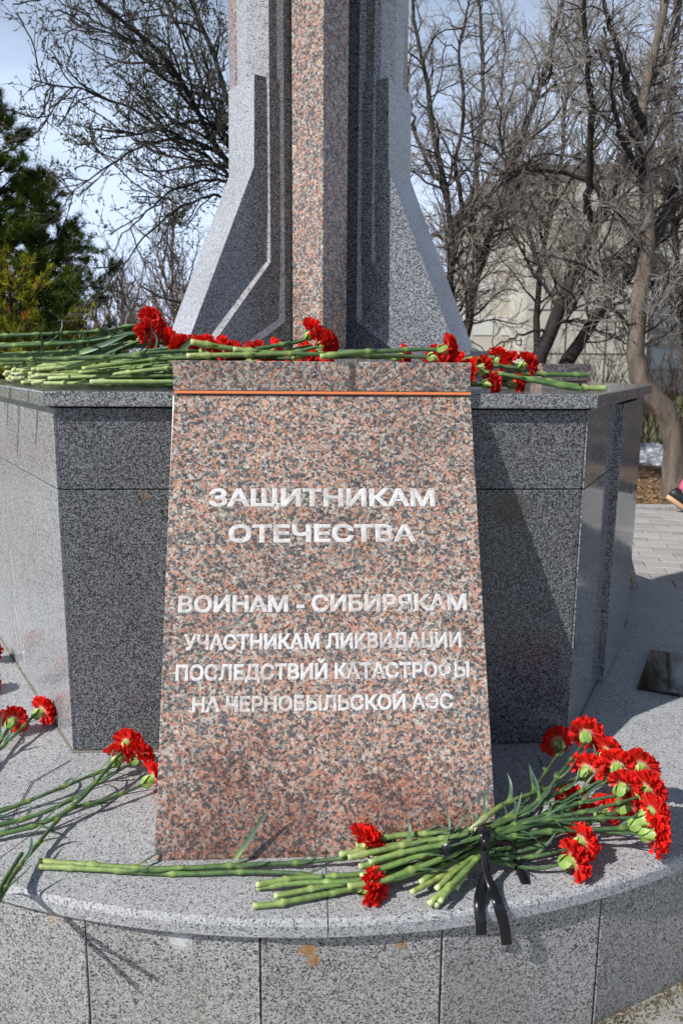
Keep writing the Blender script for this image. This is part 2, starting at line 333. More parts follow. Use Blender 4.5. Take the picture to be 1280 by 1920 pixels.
# ragged strip of moss and litter at the foot of the wall
n = 7000; a = rng.uniform(-R(75), R(40), n) - R(90) + R(60); rr = 2.085 + np.abs(rng.normal(0, .045, n))
bx = CEN[0] + rr * np.cos(a); by = CEN[1] + rr * np.sin(a); V = []; Fq = []
for i in range(n):
    L = random.uniform(.003, .016); w_ = random.uniform(.001, .003); t = random.uniform(0, 6.28); zz = GZ + .002; el = random.uniform(0, 1.0)
    d = np.array([math.cos(t), math.sin(t), el]); s = np.array([-math.sin(t), math.cos(t), 0]) * w_; p = np.array([bx[i], by[i], zz])
    k = len(V); V += [p - s, p + s, p + d * L]; Fq.append((k, k + 1, k + 2))
tag(put('moss_litter', rawmesh('moss_litter', V, np.array(Fq)), M_dry), 'dry moss, grass blades and crumbs along the foot of the curved stone wall', 'litter', kind='stuff')

# ================================================================== terrace
RT = 2.125
terr = empty('memorial_terrace', (CEN[0], CEN[1], GZ), 'low round grey granite terrace faced with flat stone tiles under the pedestal', 'terrace')
prism('core', [(CEN[0] + 2.02 * math.cos(a), CEN[1] + 2.02 * math.sin(a)) for a in np.linspace(0, 2 * math.pi, 61)[:-1]], GZ - .1, -.05, M_core, terr, 0)
def pol(r_, a): return (CEN[0] + r_ * math.sin(a), CEN[1] - r_ * math.cos(a))
for k in range(15):                          # coping stones, joints at 2.6 + 24k degrees
    a0 = R(2.6 + 24 * k) + .0006; a1 = R(2.6 + 24 * (k + 1)) - .0006
    prof = [(.55, -.046), (RT - .006, -.046), (RT, -.040), (RT, -.013), (RT - .004, -.005), (RT - .012, -.0005), (.55, 0.0)]
    V = []; n = 25; m_ = len(prof)
    for a in np.linspace(a0, a1, n):
        for (r_, z) in prof: p = pol(r_, a); V.append((p[0], p[1], z))
    Fq = []
    for i in range(n - 1):
        for j in range(m_): Fq.append((i * m_ + j, (i + 1) * m_ + j, (i + 1) * m_ + (j + 1) % m_, i * m_ + (j + 1) % m_))
    Fq.append(tuple(range(m_))[::-1]); Fq.append(tuple((n - 1) * m_ + j for j in range(m_)))
    dz = random.uniform(-.0015, .0015)
    me = rawmesh('coping_stone', np.array(V) + [0, 0, dz], Fq, origin=terr.location)
    bm = bmesh.new(); bm.from_mesh(me); bmesh.ops.recalc_face_normals(bm, faces=bm.faces); bm.to_mesh(me); bm.free()
    put('coping_stone', me, M_terr, terr)
a_ref = math.atan2(-.602 - CEN[0], CEN[1] - 1.661); step = 2 * math.pi / 31
for k in range(31):                          # facing tiles, flat, so the coping overhangs their corners
    a0 = a_ref + step * k; a1 = a0 + step
    r_o = 2.108; r_i = 2.065
    e = .0022 / r_o
    q = [pol(r_o, a0 + e), pol(r_o, a1 - e), pol(r_i, a1 - e), pol(r_i, a0 + e)]
    top = -.0475 - random.uniform(0.001, .006)
    o = prism('wall_tile', q, GZ - .03, [top, top + random.uniform(-.002, .002)] + [top, top], M_tile, terr, .004)
    bm = bmesh.new(); bm.from_mesh(o.data)   # chipped edges
    for v in bm.verts:
        v.co += Vector((random.uniform(-1, 1), random.uniform(-1, 1), random.uniform(-1, 1))) * .0012
    bm.to_mesh(o.data); bm.free()

# ================================================================== pedestal
ped = empty('pedestal', CEN, 'six sided grey granite pedestal with dark polished panels and a flat cap stone', 'pedestal')
L1, S1, ZC, ZT, ZJ = 1.624, 1.448, 1.116, 1.160, .864
def rot(p, k):                               # pedestal-frame point turned k*120 degrees about the centre
    a = R(120 * k); x, y = p[0], p[1] - 1.305
    return (x * math.cos(a) - y * math.sin(a), x * math.sin(a) + y * math.cos(a) + 1.305)
hexv = []
for k in range(3): hexv += [rot((-L1 / 2, 0), k), rot((L1 / 2, 0), k)]
def off(poly, o):                            # offset a convex counter-clockwise polygon outward
    out = []; n = len(poly)
    for i in range(n):
        p0, p1, p2 = (np.array(poly[j % n]) for j in (i - 1, i, i + 1))
        d1 = (p1 - p0) / np.linalg.norm(p1 - p0); d2 = (p2 - p1) / np.linalg.norm(p2 - p1)
        n1 = np.array([d1[1], -d1[0]]); n2 = np.array([d2[1], -d2[0]]); m = (n1 + n2); m /= np.linalg.norm(m)
        out.append(tuple(p1 + m * o / (m @ n1)))
    return out
W = lambda P: [tuple(wor(*p)[:2]) for p in P]
prism('core', W(off(hexv, -.026)), 0.0, ZC - .004, M_core, ped, 0)
prism('cap', W(off(hexv, .028)), ZC, ZT, M_cap, ped, .004)
prism('grout_bed', W(off(hexv, .006)), -.002, .006, M_grout, ped, .002)
def panel(i, t0, t1, z0, z1, mat, out=0.0, th=.024, name='panel', trim=.0):
    p0, p1 = np.array(hexv[i]), np.array(hexv[(i + 1) % 6]); L = np.linalg.norm(p1 - p0); d = (p1 - p0) / L; n = np.array([d[1], -d[0]])
    a = p0 + d * (t0 + .002) + n * out; b = p0 + d * (t1 - .002) + n * out
    q = [a, b, b - n * th, a - n * th]
    prism(name, W([tuple(x) for x in q]), z0 + .0018, z1 - .0018, mat, ped, .0022)
g_ = .011
for i in (0, 2, 4):                          # long faces (the slanted slabs stand before them)
    m = M_panel
    for (z0, z1) in ((.006, ZJ), (ZJ, ZC - .004)):
        panel(i, g_, L1 / 2, z0, z1, m); panel(i, L1 / 2, L1 - g_ * .5, z0, z1, m)
for i in (1, 3, 5):
    if i == 1:
        panel(i, .0, .58, .006, ZJ, M_side); panel(i, .0, .58, ZJ, ZC - .004, M_side)
        panel(i, .584, 1.13, .006, ZC - .008, M_side, out=.026, th=.05, name='pilaster')
        panel(i, 1.134, S1 - .004, .006, ZC - .004, M_side)
    else:                                    # measured from the far corner: the joint is .9 / .6 from the near one
        panel(i, S1 - .905, S1, .006, ZJ, M_sidel); panel(i, .004, S1 - .905, .006, ZJ, M_sidel)
        panel(i, S1 - .60, S1, ZJ, ZC - .004, M_sidel); panel(i, .004, S1 - .60, ZJ, ZC - .004, M_sidel)
# pale scratched lettering and yellow smear on the left face
M_chalk, nt, b = newmat('white scribble paint'); b.inputs['Base Color'].default_value = (.7, .7, .68, 1); b.inputs['Roughness'].default_value = .8
p5 = np.array(hexv[0]); ld = np.array([-.5, .866025]); ln = np.array([-.866025, -.5])
def leftface(t, z, o=.0012): p = p5 + ld * t + ln * o; return wor(p[0], p[1], z)
V = []; Fq = []
def stroke(pts, w=.004):
    for (t0, z0), (t1, z1) in zip(pts[:-1], pts[1:]):
        d = np.array([t1 - t0, z1 - z0]); L = np.linalg.norm(d); q = np.array([-d[1], d[0]]) / L * w / 2
        k = len(V)
        for (t, z) in ((t0 - q[0], z0 - q[1]), (t0 + q[0], z0 + q[1]), (t1 + q[0], z1 + q[1]), (t1 - q[0], z1 - q[1])): V.append(leftface(t, z))
        Fq.append((k, k + 1, k + 2, k + 3))
stroke([(.84, .34), (.80, .30), (.83, .24), (.79, .20), (.80, .17), (.74, .10), (.70, .12), (.745, .19), (.84, .27)])
stroke([(.86, .28), (.87, .17), (.82, .06), (.74, .01)]); stroke([(.85, .50), (.83, .44), (.80, .36)]); stroke([(.74, .10), (.71, .02 + .05), (.72, .14)])
put('scribble', rawmesh('scribble', V, Fq, origin=ped.location), M_chalk, ped)

# ================================================================== slanted slabs
SX0, SX1 = -.448, .434
def slabpt(k, x, s, o=0.0):                  # s 0 bottom .. 1 top on the front plane of slab k, o = proud of it
    y = -.58 + .54 * s; z = ZT * s
    nn = np.array([-(ZT), .54]) / math.hypot(ZT, .54)     # outward in (y, z)
    q = rot((x, y + nn[0] * o), k); return wor(q[0], q[1], z + nn[1] * o)
slabs = []
for k in range(3):
    base = wor(*rot((-.006, -.3), k), 0)
    lab = ['pink granite slab leaning on the front of the pedestal, carved with white Cyrillic lettering',
           'pink granite slab leaning on the far right face of the pedestal, seen as a dark wedge',
           'pink granite slab on the far left face of the pedestal, only its top block in view'][k]
    sl = empty('inscribed_slab' if k == 0 else 'leaning_slab', base, lab, 'slab', 'slanted pink slabs round the pedestal')
    th = .05
    V = [slabpt(k, SX0, 0), slabpt(k, SX1, 0), slabpt(k, SX1, .993), slabpt(k, SX0, .993)]
    q = lambda x, y, z: wor(*rot((x, y), k), z)
    V += [q(SX0, .0 - .003, 0), q(SX1, -.003, 0), q(SX1, -.003, ZT * .993), q(SX0, -.003, ZT * .993)]
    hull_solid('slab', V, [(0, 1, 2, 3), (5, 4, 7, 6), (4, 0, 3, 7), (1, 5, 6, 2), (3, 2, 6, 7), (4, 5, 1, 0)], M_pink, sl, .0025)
    P = [rot(p, k) for p in ((SX0 + .002, -.052), (SX1 - .004, -.052), (SX1 - .004, .30), (SX0 + .002, .30))]
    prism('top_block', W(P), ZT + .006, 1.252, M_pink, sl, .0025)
    P = [rot(p, k) for p in ((SX0 + .004, -.0505), (SX1 - .001, -.0505), (SX1 - .001, -.028), (SX0 + .004, -.028))]
    prism('orange_joint', W(P), ZT - .003, ZT + .0055, M_orange, sl, .001)
    slabs.append(sl)
# ragged orange overspray below the joint, thin skin of paint
sl = slabs[0]
lines = [('ЗАЩИТНИКАМ', 393, 815, 916, 950, .040), ('ОТЕЧЕСТВА', 429, 780, 983, 1017, .040), ('ВОИНАМ - СИБИРЯКАМ', 335, 875, 1115, 1147, .040),
         ('УЧАСТНИКАМ ЛИКВИДАЦИИ', 345, 865, 1187, 1217, .042), ('ПОСЛЕДСТВИЙ КАТАСТРОФЫ', 330, 880, 1243, 1274, .042), ('НА ЧЕРНОБЫЛЬСКОЙ АЭС', 361, 850, 1303, 1333, .042)]
def slab_uv(x, y):                           # pixel -> (x, s) on the front plane of slab 0
    r = ray(x, y); o = np.array([0, 0, H])
    A = wor(0, -.58, 0); nrm = np.array([*(-N2 * ZT), .54]); t = ((A - o) @ nrm) / (r @ nrm)
    P = o + r * t; l = loc2(P); return l[0], P[2] / ZT
for (txt, xa, xb, ya, yb, fat) in lines:
    cu = bpy.data.curves.new('t', 'FONT'); cu.body = txt; cu.bevel_depth = fat; cu.bevel_resolution = 0; cu.resolution_u = 4
    ob = bpy.data.objects.new('t', cu); col.objects.link(ob); bpy.context.view_layer.update()
    me = bpy.data.meshes.new_from_object(ob); bpy.data.objects.remove(ob)
    cu2 = bpy.data.curves.new('t', 'FONT'); cu2.body = 'Н'; cu2.bevel_depth = fat; ob = bpy.data.objects.new('t', cu2); col.objects.link(ob); bpy.context.view_layer.update()
    mh = bpy.data.meshes.new_from_object(ob); bpy.data.objects.remove(ob)
    zh = np.array([v.co.y for v in mh.vertices]); y0, y1 = zh.min(), zh.max()
    X = np.array([v.co for v in me.vertices]); x0, x1 = X[:, 0].min(), X[:, 0].max()
    ym = (ya + yb) / 2
    u0, sA = slab_uv(xa, ym); u1, sB = slab_uv(xb, ym)
    _, st = slab_uv((xa + xb) / 2, ya); _, sb = slab_uv((xa + xb) / 2, yb)
    V = [slabpt(0, u0 + (p[0] - x0) / (x1 - x0) * (u1 - u0), sb + (p[1] - y0) / (y1 - y0) * (st - sb), .0011 + p[2] * .02) for p in X]
    Fq = [tuple(f.vertices) for f in me.polygons]
    put('inscription', rawmesh('inscription', V, Fq, origin=sl.location), M_letter, sl)

# ================================================================== obelisk
OC = (.012, 1.305)
ob = empty('obelisk', wor(OC[0], OC[1], ZT), 'winged grey granite obelisk with a pink column, rising past the top of the photo', 'obelisk')
hb = []
for k in range(3): hb += [rot((-.59, .71), k), rot((.59, .71), k)]
prism('base_slab', W(hb), ZT + .001, 1.30, M_cap, ob, .003)
def blade_pt(k, r_, h, z):                   # k: 0 left-front, 1 right-front, 2 back ; h across (+ toward the front side seen by us)
    if k == 0: u = (-.866, -.5); n_ = (.5, -.866)
    elif k == 1: u = (.866, -.5); n_ = (-.5, -.866)
    else: u = (0, 1); n_ = (1, 0)
    return wor(OC[0] + u[0] * r_ + n_[0] * h, OC[1] + u[1] * r_ + n_[1] * h, z)
def two_tone(o, k):                           # end faces and chamfers are left rougher and lighter than the polished sides
    u = [(-.866, -.5), (.866, -.5), (0, 1)][k]; u = Vector((T2[0] * u[0] + N2[0] * u[1], T2[1] * u[0] + N2[1] * u[1], 0))
    for f in o.data.polygons: f.material_index = 1 if (f.normal.dot(u) > .3 or abs(f.normal.z) > .6) else 0
HI, HT, RK, RB, ZK, ZS, ZTOP = .098, .12, .385, .70, 2.03, 2.375, 6.0
for k in range(3):
    # lower flared wing
    V = []
    for (r_, z) in ((RB, 1.302), (RK, ZK), (RK - .006, ZS)):
        for h in (HT, -HT): V.append(blade_pt(k, r_, h, z))
    for z in (1.302, ZK, ZS):
        for h in (HI, -HI): V.append(blade_pt(k, .05, h, z))
    # outer 0..5, inner 6..11
    Fq = [(0, 1, 3, 2), (2, 3, 5, 4), (6, 0, 2, 8), (8, 2, 4, 10), (1, 7, 9, 3), (3, 9, 11, 5), (7, 6, 8, 9), (9, 8, 10, 11), (0, 6, 7, 1), (4, 5, 11, 10)]
    two_tone(hull_solid('lower_wing', V, Fq, [M_bladep, M_blade], ob, .002), k)
    # upper wing with chamfered edges
    sec = [(.05, HI - .002), (.325, HT - .012), (RK - .012, .045), (RK - .012, -.045), (.325, -HT + .012), (.05, -HI + .002)]
    P = [blade_pt(k, r_, h, 0)[:2] for r_, h in sec]
    two_tone(prism('upper_wing', P, ZS + .0015, ZTOP, [M_bladep, M_blade], ob, .002), k)
    # shallow ground lines on both sides of the wing
    for sgn in (1, -1):
        for path, wd in (([(.322, ZTOP - .1), (.322, 1.665), (.578, 1.345), (.612, 1.303)], .030), ([(.255, ZTOP - .1), (.255, 1.425), (.392, 1.335), (.44, 1.303)], .030)):
            V = []; A = np.array(path); n = len(A)
            for i in range(n):
                d0 = A[i] - A[i - 1] if i else A[1] - A[0]; d1 = A[i + 1] - A[i] if i < n - 1 else A[i] - A[i - 1]
                d0 = d0 / np.linalg.norm(d0); d1 = d1 / np.linalg.norm(d1); m = np.array([-(d0 + d1)[1], (d0 + d1)[0]]); m /= np.linalg.norm(m)
                m = m / (m @ np.array([-d0[1], d0[0]]))
                for e, hh in ((-wd / 2, .0008), (-wd * .30, .014), (wd / 2, .0008)):
                    q_ = A[i] + m * e; V.append(blade_pt(k, q_[0], sgn * (HI + (HT - HI) * min(1.0, (q_[0] - .05) / (RB - .05)) + hh + .0035 * (q_[1] > 1.9)), max(q_[1], 1.302)))
            Fq = []
            for i in range(n - 1):
                for j in range(2): a = i * 3 + j; Fq.append((a, a + 1, a + 4, a + 3))
            me = rawmesh('ground_line', V, Fq, origin=ob.location)
            put('ground_line', me, M_groove if k != 1 else M_bladep, ob)
# pink column in the front notch (and its two fellows)
for k in range(3):
    P = []
    for (x, y) in ((-.118, -.355), (.002, -.475), (.102, -.37), (.102, -.12), (-.118, -.12)):
        a = R(120 * k); P.append((OC[0] + x * math.cos(a) - y * math.sin(a), OC[1] + x * math.sin(a) + y * math.cos(a)))
    prism('pink_column', W(P), 1.303, ZTOP + .2, M_pink2, ob, .0025)

# dark polished plate lying on the terrace, right
M_black = granite('black polished granite', [(0, .006), (.4, .012), (.7, .03)], 200, 380, rough=.04, rvar=.02)
a0 = np.array([1.236, .433]); e1 = np.array([.23, .397]); e2 = np.array([.866, -.5]) * .62
pl = prism('dark_plate', W([tuple(a0), tuple(a0 + e2), tuple(a0 + e2 + e1), tuple(a0 + e1)]), .001, .014, M_black, None, .002, org=wor(a0[0], a0[1], 0))
tag(pl, 'dark polished granite plate lying flat on the terrace at the right edge', 'plate')
# ================================================================== carnations
def attr_mat(name, fn, rough=.5):
    m, nt, b = newmat(name); a = N(nt, 'ShaderNodeAttribute', attribute_name='t')
    fn(nt, b, a); b.inputs['Roughness'].default_value = rough; return m
def petal_fn(nt, b, a):
    g = N(nt, 'ShaderNodeNewGeometry')
    r = ramp(nt, [(0.0, (.75, .62, .50)), (.26, (.80, .42, .34)), (.44, (.80, .03, .02)), (1, (.84, .016, .010))]); nt.links.new(a.outputs['Fac'], r.inputs[0])
    nz = N(nt, 'ShaderNodeTexNoise', i_Scale=45.0, i_Detail=3.0); nt.links.new(g.outputs['Position'], nz.inputs['Vector'])
    r2 = ramp(nt, [(.3, .78), (.7, 1.1)]); nt.links.new(nz.outputs[0], r2.inputs[0])
    c = mixc(nt, 1, r.outputs[0], r2.outputs[0], 'MULTIPLY'); oi = N(nt, 'ShaderNodeObjectInfo'); ro = ramp(nt, [(0, (.72, .7, .7)), (1, (1.08, 1.3, 1.3))]); nt.links.new(oi.outputs['Random'], ro.inputs[0]); c = mixc(nt, 1, c, ro.outputs[0], 'MULTIPLY'); nt.links.new(c, b.inputs['Base Color'])
    b.inputs['Specular IOR Level'].default_value = .25
    # thin petals let some light through
    tr = N(nt, 'ShaderNodeBsdfTranslucent'); nt.links.new(c, tr.inputs[0]); ms = N(nt, 'ShaderNodeMixShader'); ms.inputs[0].default_value = .3
    out = [n for n in nt.nodes if n.type == 'OUTPUT_MATERIAL'][0]
    nt.links.new(b.outputs[0], ms.inputs[1]); nt.links.new(tr.outputs[0], ms.inputs[2]); nt.links.new(ms.outputs[0], out.inputs[0])
M_petal = attr_mat('red petal', petal_fn, .6)
def stem_fn(nt, b, a):
    g = N(nt, 'ShaderNodeNewGeometry')
    oi = N(nt, 'ShaderNodeObjectInfo')
    r = ramp(nt, [(0, (.055, .11, .045)), (.3, (.075, .15, .04)), (.6, (.15, .24, .06)), (.8, (.25, .34, .10)), (1, (.52, .58, .30))]); nt.links.new(a.outputs['Fac'], r.inputs[0])
    nz = N(nt, 'ShaderNodeTexNoise', i_Scale=55.0, i_Detail=7.0, i_Roughness=.7); nt.links.new(g.outputs['Position'], nz.inputs['Vector'])
    r2 = ramp(nt, [(.32, (.55, .55, .5)), (.5, (.9, .9, .9)), (.68, (1.3, 1.22, 1.2))]); nt.links.new(nz.outputs[0], r2.inputs[0])
    hs = N(nt, 'ShaderNodeHueSaturation'); mr = N(nt, 'ShaderNodeMapRange'); mr.inputs[3].default_value = .485; mr.inputs[4].default_value = .51; nt.links.new(oi.outputs['Random'], mr.inputs[0]); nt.links.new(mr.outputs[0], hs.inputs[0])
    nt.links.new(mixc(nt, 1, r.outputs[0], r2.outputs[0], 'MULTIPLY'), hs.inputs['Color']); nt.links.new(hs.outputs[0], b.inputs['Base Color'])
M_stem = attr_mat('stem green', stem_fn, .58)
def calyx_fn(nt, b, a):
    r = ramp(nt, [(0, (.16, .27, .06)), (.6, (.22, .36, .07)), (.9, (.36, .46, .14)), (1, (.5, .52, .28))]); nt.links.new(a.outputs['Fac'], r.inputs[0]); nt.links.new(r.outputs[0], b.inputs['Base Color'])
M_calyx = attr_mat('calyx green', calyx_fn, .45)
def leaf_fn(nt, b, a):
    r = ramp(nt, [(0, (.16, .26, .07)), (.3, (.05, .10, .055)), (1, (.045, .085, .055))]); nt.links.new(a.outputs['Fac'], r.inputs[0]); nt.links.new(r.outputs[0], b.inputs['Base Color'])
M_leaf = attr_mat('grey green leaf', leaf_fn, .45)

def bloom_mesh(seed, openness=1.0, size=1.0):
    rg = random.Random(seed); V = []; Fq = []; A = []
    rings = [(11, 96, .050, .026), (11, 76, .049, .025), (10, 55, .047, .023), (9, 34, .044, .020), (7, 14, .040, .016)]
    nu, nv = 11, 6
    for ri, (cnt_, phi, L, wd) in enumerate(rings):
        for i in range(cnt_):
            az = 2 * math.pi * (i + .5 * (ri % 2)) / cnt_ + rg.uniform(-.22, .22)
            ph = R(phi * openness + rg.uniform(-13, 13)); Lp = L * rg.uniform(.86, 1.08) * size; w_ = wd * rg.uniform(.85, 1.2) * size
            f1, f2, am = rg.uniform(0, 6.28), rg.uniform(3, 6), rg.uniform(.0035, .008) * size
            tw = rg.uniform(-.35, .35); teeth = [rg.uniform(.82, 1.04) for _ in range(nu)]
            x_, z_ = .004, .022; k0 = len(V)
            pts = []
            for j in range(nv):                          # centre line curls outward
                v = j / (nv - 1); a = ph * min(1, v * 1.9) + (.25 * (v - .6) if v > .6 else 0)
                if j: x_ += math.sin(a) * Lp / (nv - 1); z_ += math.cos(a) * Lp / (nv - 1)
                pts.append((x_, z_, a))
            for j in range(nv):
                v = j / (nv - 1); cx, cz, a = pts[j]; hw = (.0022 + (w_ * .62) * v ** .8) * (1 if v < .9 else .94)
                for i2 in range(nu):
                    u = i2 / (nu - 1) * 2 - 1
                    tt = teeth[i2] * (1 - .16 * u * u) if j == nv - 1 else (1 - .10 * u * u * v)
                    px, pz = cx, cz
                    if j >= nv - 2:
                        bx_, bz_ = pts[j - 1][0], pts[j - 1][1]; px = bx_ + (cx - bx_) * (tt if j == nv - 1 else 1); pz = bz_ + (cz - bz_) * (tt if j == nv - 1 else 1)
                        if j == nv - 1 and i2 % 2: px -= math.sin(a) * .0035 * size; pz -= math.cos(a) * .0035 * size
                    rf = am * v * v * math.sin(f2 * u + f1) + .0022 * v * v * math.sin(13 * u + f1) * size
                    y_ = u * hw; px += math.cos(a) * rf - .004 * v * u * u; pz += -math.sin(a) * rf + .003 * u * tw * v
                    V.append((px * math.cos(az) - y_ * math.sin(az), px * math.sin(az) + y_ * math.cos(az), pz)); A.append(v)
            for j in range(nv - 1):
                for i2 in range(nu - 1):
                    a_ = k0 + j * nu + i2; Fq.append((a_, a_ + 1, a_ + nu + 1, a_ + nu))
    me = rawmesh('petals', V, np.array(Fq), smooth=True, attr={'t': A}); me.materials.append(M_petal); return me
def calyx_mesh(seed):
    rg = random.Random(seed); V = []; A = []; n = 20; prof = [(-.002, .0035), (.004, .0075), (.012, .0112), (.022, .0125), (.031, .0125), (.037, .014), (.041, .0165)]
    f0 = rg.uniform(0, 6)
    for j, (z, r_) in enumerate(prof):
        for i in range(n):
            a = 2 * math.pi * i / n; lobe = math.cos(5 * a + f0); e = j / (len(prof) - 1)
            rr_ = r_ * (1 + .10 * lobe * (1 - e)) + (.006 * max(0, lobe) * (j >= 5)); zz = z + (.007 * lobe if j == 6 else .002 * lobe if j == 5 else 0)
            V.append((rr_ * math.cos(a), rr_ * math.sin(a), zz)); A.append(e)
    Fq = [(j * n + i, j * n + (i + 1) % n, (j + 1) * n + (i + 1) % n, (j + 1) * n + i) for j in range(len(prof) - 1) for i in range(n)]
    # short scales round the base of the calyx
    for s_i in range(4):
        a = f0 + s_i * math.pi / 2; k = len(V); ca_, sa_ = math.cos(a), math.sin(a)
        for (rr_, z, w_, t_) in ((.004, -.003, .004, .3), (.0125, .004, .008, .5), (.0155, .012, .0065, .9), (.0165, .021, .0006, 1.0)):
            for sg in (-1, 1): V.append((rr_ * ca_ - sg * w_ * sa_, rr_ * sa_ + sg * w_ * ca_, z)); A.append(t_)
        for q in range(3): Fq.append((k + 2 * q, k + 2 * q + 1, k + 2 * q + 3, k + 2 * q + 2))
    me = rawmesh('calyx', V, np.array(Fq), smooth=True, attr={'t': A}); me.materials.append(M_calyx); return me
BLOOM = [bloom_mesh(3, 1.0), bloom_mesh(5, .92, .95), bloom_mesh(9, 1.06), bloom_mesh(12, .8, .93), bloom_mesh(21, 1.0, .9)]
CALYX = [calyx_mesh(1), calyx_mesh(2)]
BUD = bloom_mesh(31, .42, .72)
def spline(P, step_=.012):
    P = np.array(P, float); 
    if len(P) == 2: P = np.array([P[0], (P[0] + P[1]) / 2, P[1]])
    Q = np.vstack([2 * P[0] - P[1], P, 2 * P[-1] - P[-2]]); out = []
    for i in range(1, len(Q) - 2):
        p0, p1, p2, p3 = Q[i - 1:i + 3]; L = np.linalg.norm(p2 - p1); n = max(2, int(L / step_))
        for t in np.linspace(0, 1, n, endpoint=False):
            out.append(.5 * ((2 * p1) + (-p0 + p2) * t + (2 * p0 - 5 * p1 + 4 * p2 - p3) * t * t + (-p0 + 3 * p1 - 3 * p2 + p3) * t ** 3))
    out.append(P[-1]); return np.array(out)
def frames(C):
    T = np.gradient(C, axis=0); T /= np.linalg.norm(T, axis=1, keepdims=True) + 1e-12
    up = np.array([0, 0, 1.]) if abs(T[0][2]) < .9 else np.array([1., 0, 0])
    X = np.cross(T, up); X /= np.linalg.norm(X, axis=1, keepdims=True) + 1e-12; Y = np.cross(X, T); return T, X, Y
def tube(C, rad, sides, A):
    T, X, Y = frames(C); th = np.linspace(0, 2 * math.pi, sides, endpoint=False); n = len(C)
    V = (C[:, None] + rad[:, None, None] * (np.cos(th)[None, :, None] * X[:, None] + np.sin(th)[None, :, None] * Y[:, None])).reshape(-1, 3)
    i = np.arange(n - 1)[:, None] * sides; j = np.arange(sides)[None]; j2 = (j + 1) % sides
    Fq = np.stack([i + j, i + j2, i + sides + j2, i + sides + j], -1).reshape(-1, 4)
    return V, Fq, np.repeat(A, sides)
def leaf_mesh(p, d, nrm, L, w_, curl, side, rg, org):
    n = 9; V = []; A = []; c = np.array(p, float); d = d / np.linalg.norm(d); nrm = nrm - d * (nrm @ d); nrm /= np.linalg.norm(nrm) + 1e-9
    s = np.cross(d, nrm)
    for i in range(n):
        t = i / (n - 1); ww = w_ * (1 - t) ** .55 * (.75 + .5 * min(1, t * 4)); 
        fold = ww * .55
        for e, f_ in ((-1, 1), (0, 0), (1, 1)): V.append(c + s * ww * e + nrm * fold * f_ * .6); A.append(t)
        ang = curl * L / n * 18; d2 = d * math.cos(ang * .4) + nrm * math.sin(ang * .4) + s * side * .08; d2 /= np.linalg.norm(d2)
        nrm = nrm - d2 * (nrm @ d2); nrm /= np.linalg.norm(nrm); s = np.cross(d2, nrm); c = c + d2 * L / n; d = d2
    V = np.array(V)
    Fq = np.array([(i * 3 + j, i * 3 + j + 1, i * 3 + j + 4, i * 3 + j + 3) for i in range(n - 1) for j in range(2)])
    return rawmesh('leaf', V, Fq, smooth=True, attr={'t': A}, origin=org)
def basis(axis, roll):
    z = Vector(axis).normalized(); q = Vector((0, 0, 1)).rotation_difference(z)
    return q.to_matrix().to_4x4() @ Matrix.Rotation(roll, 4, 'Z')
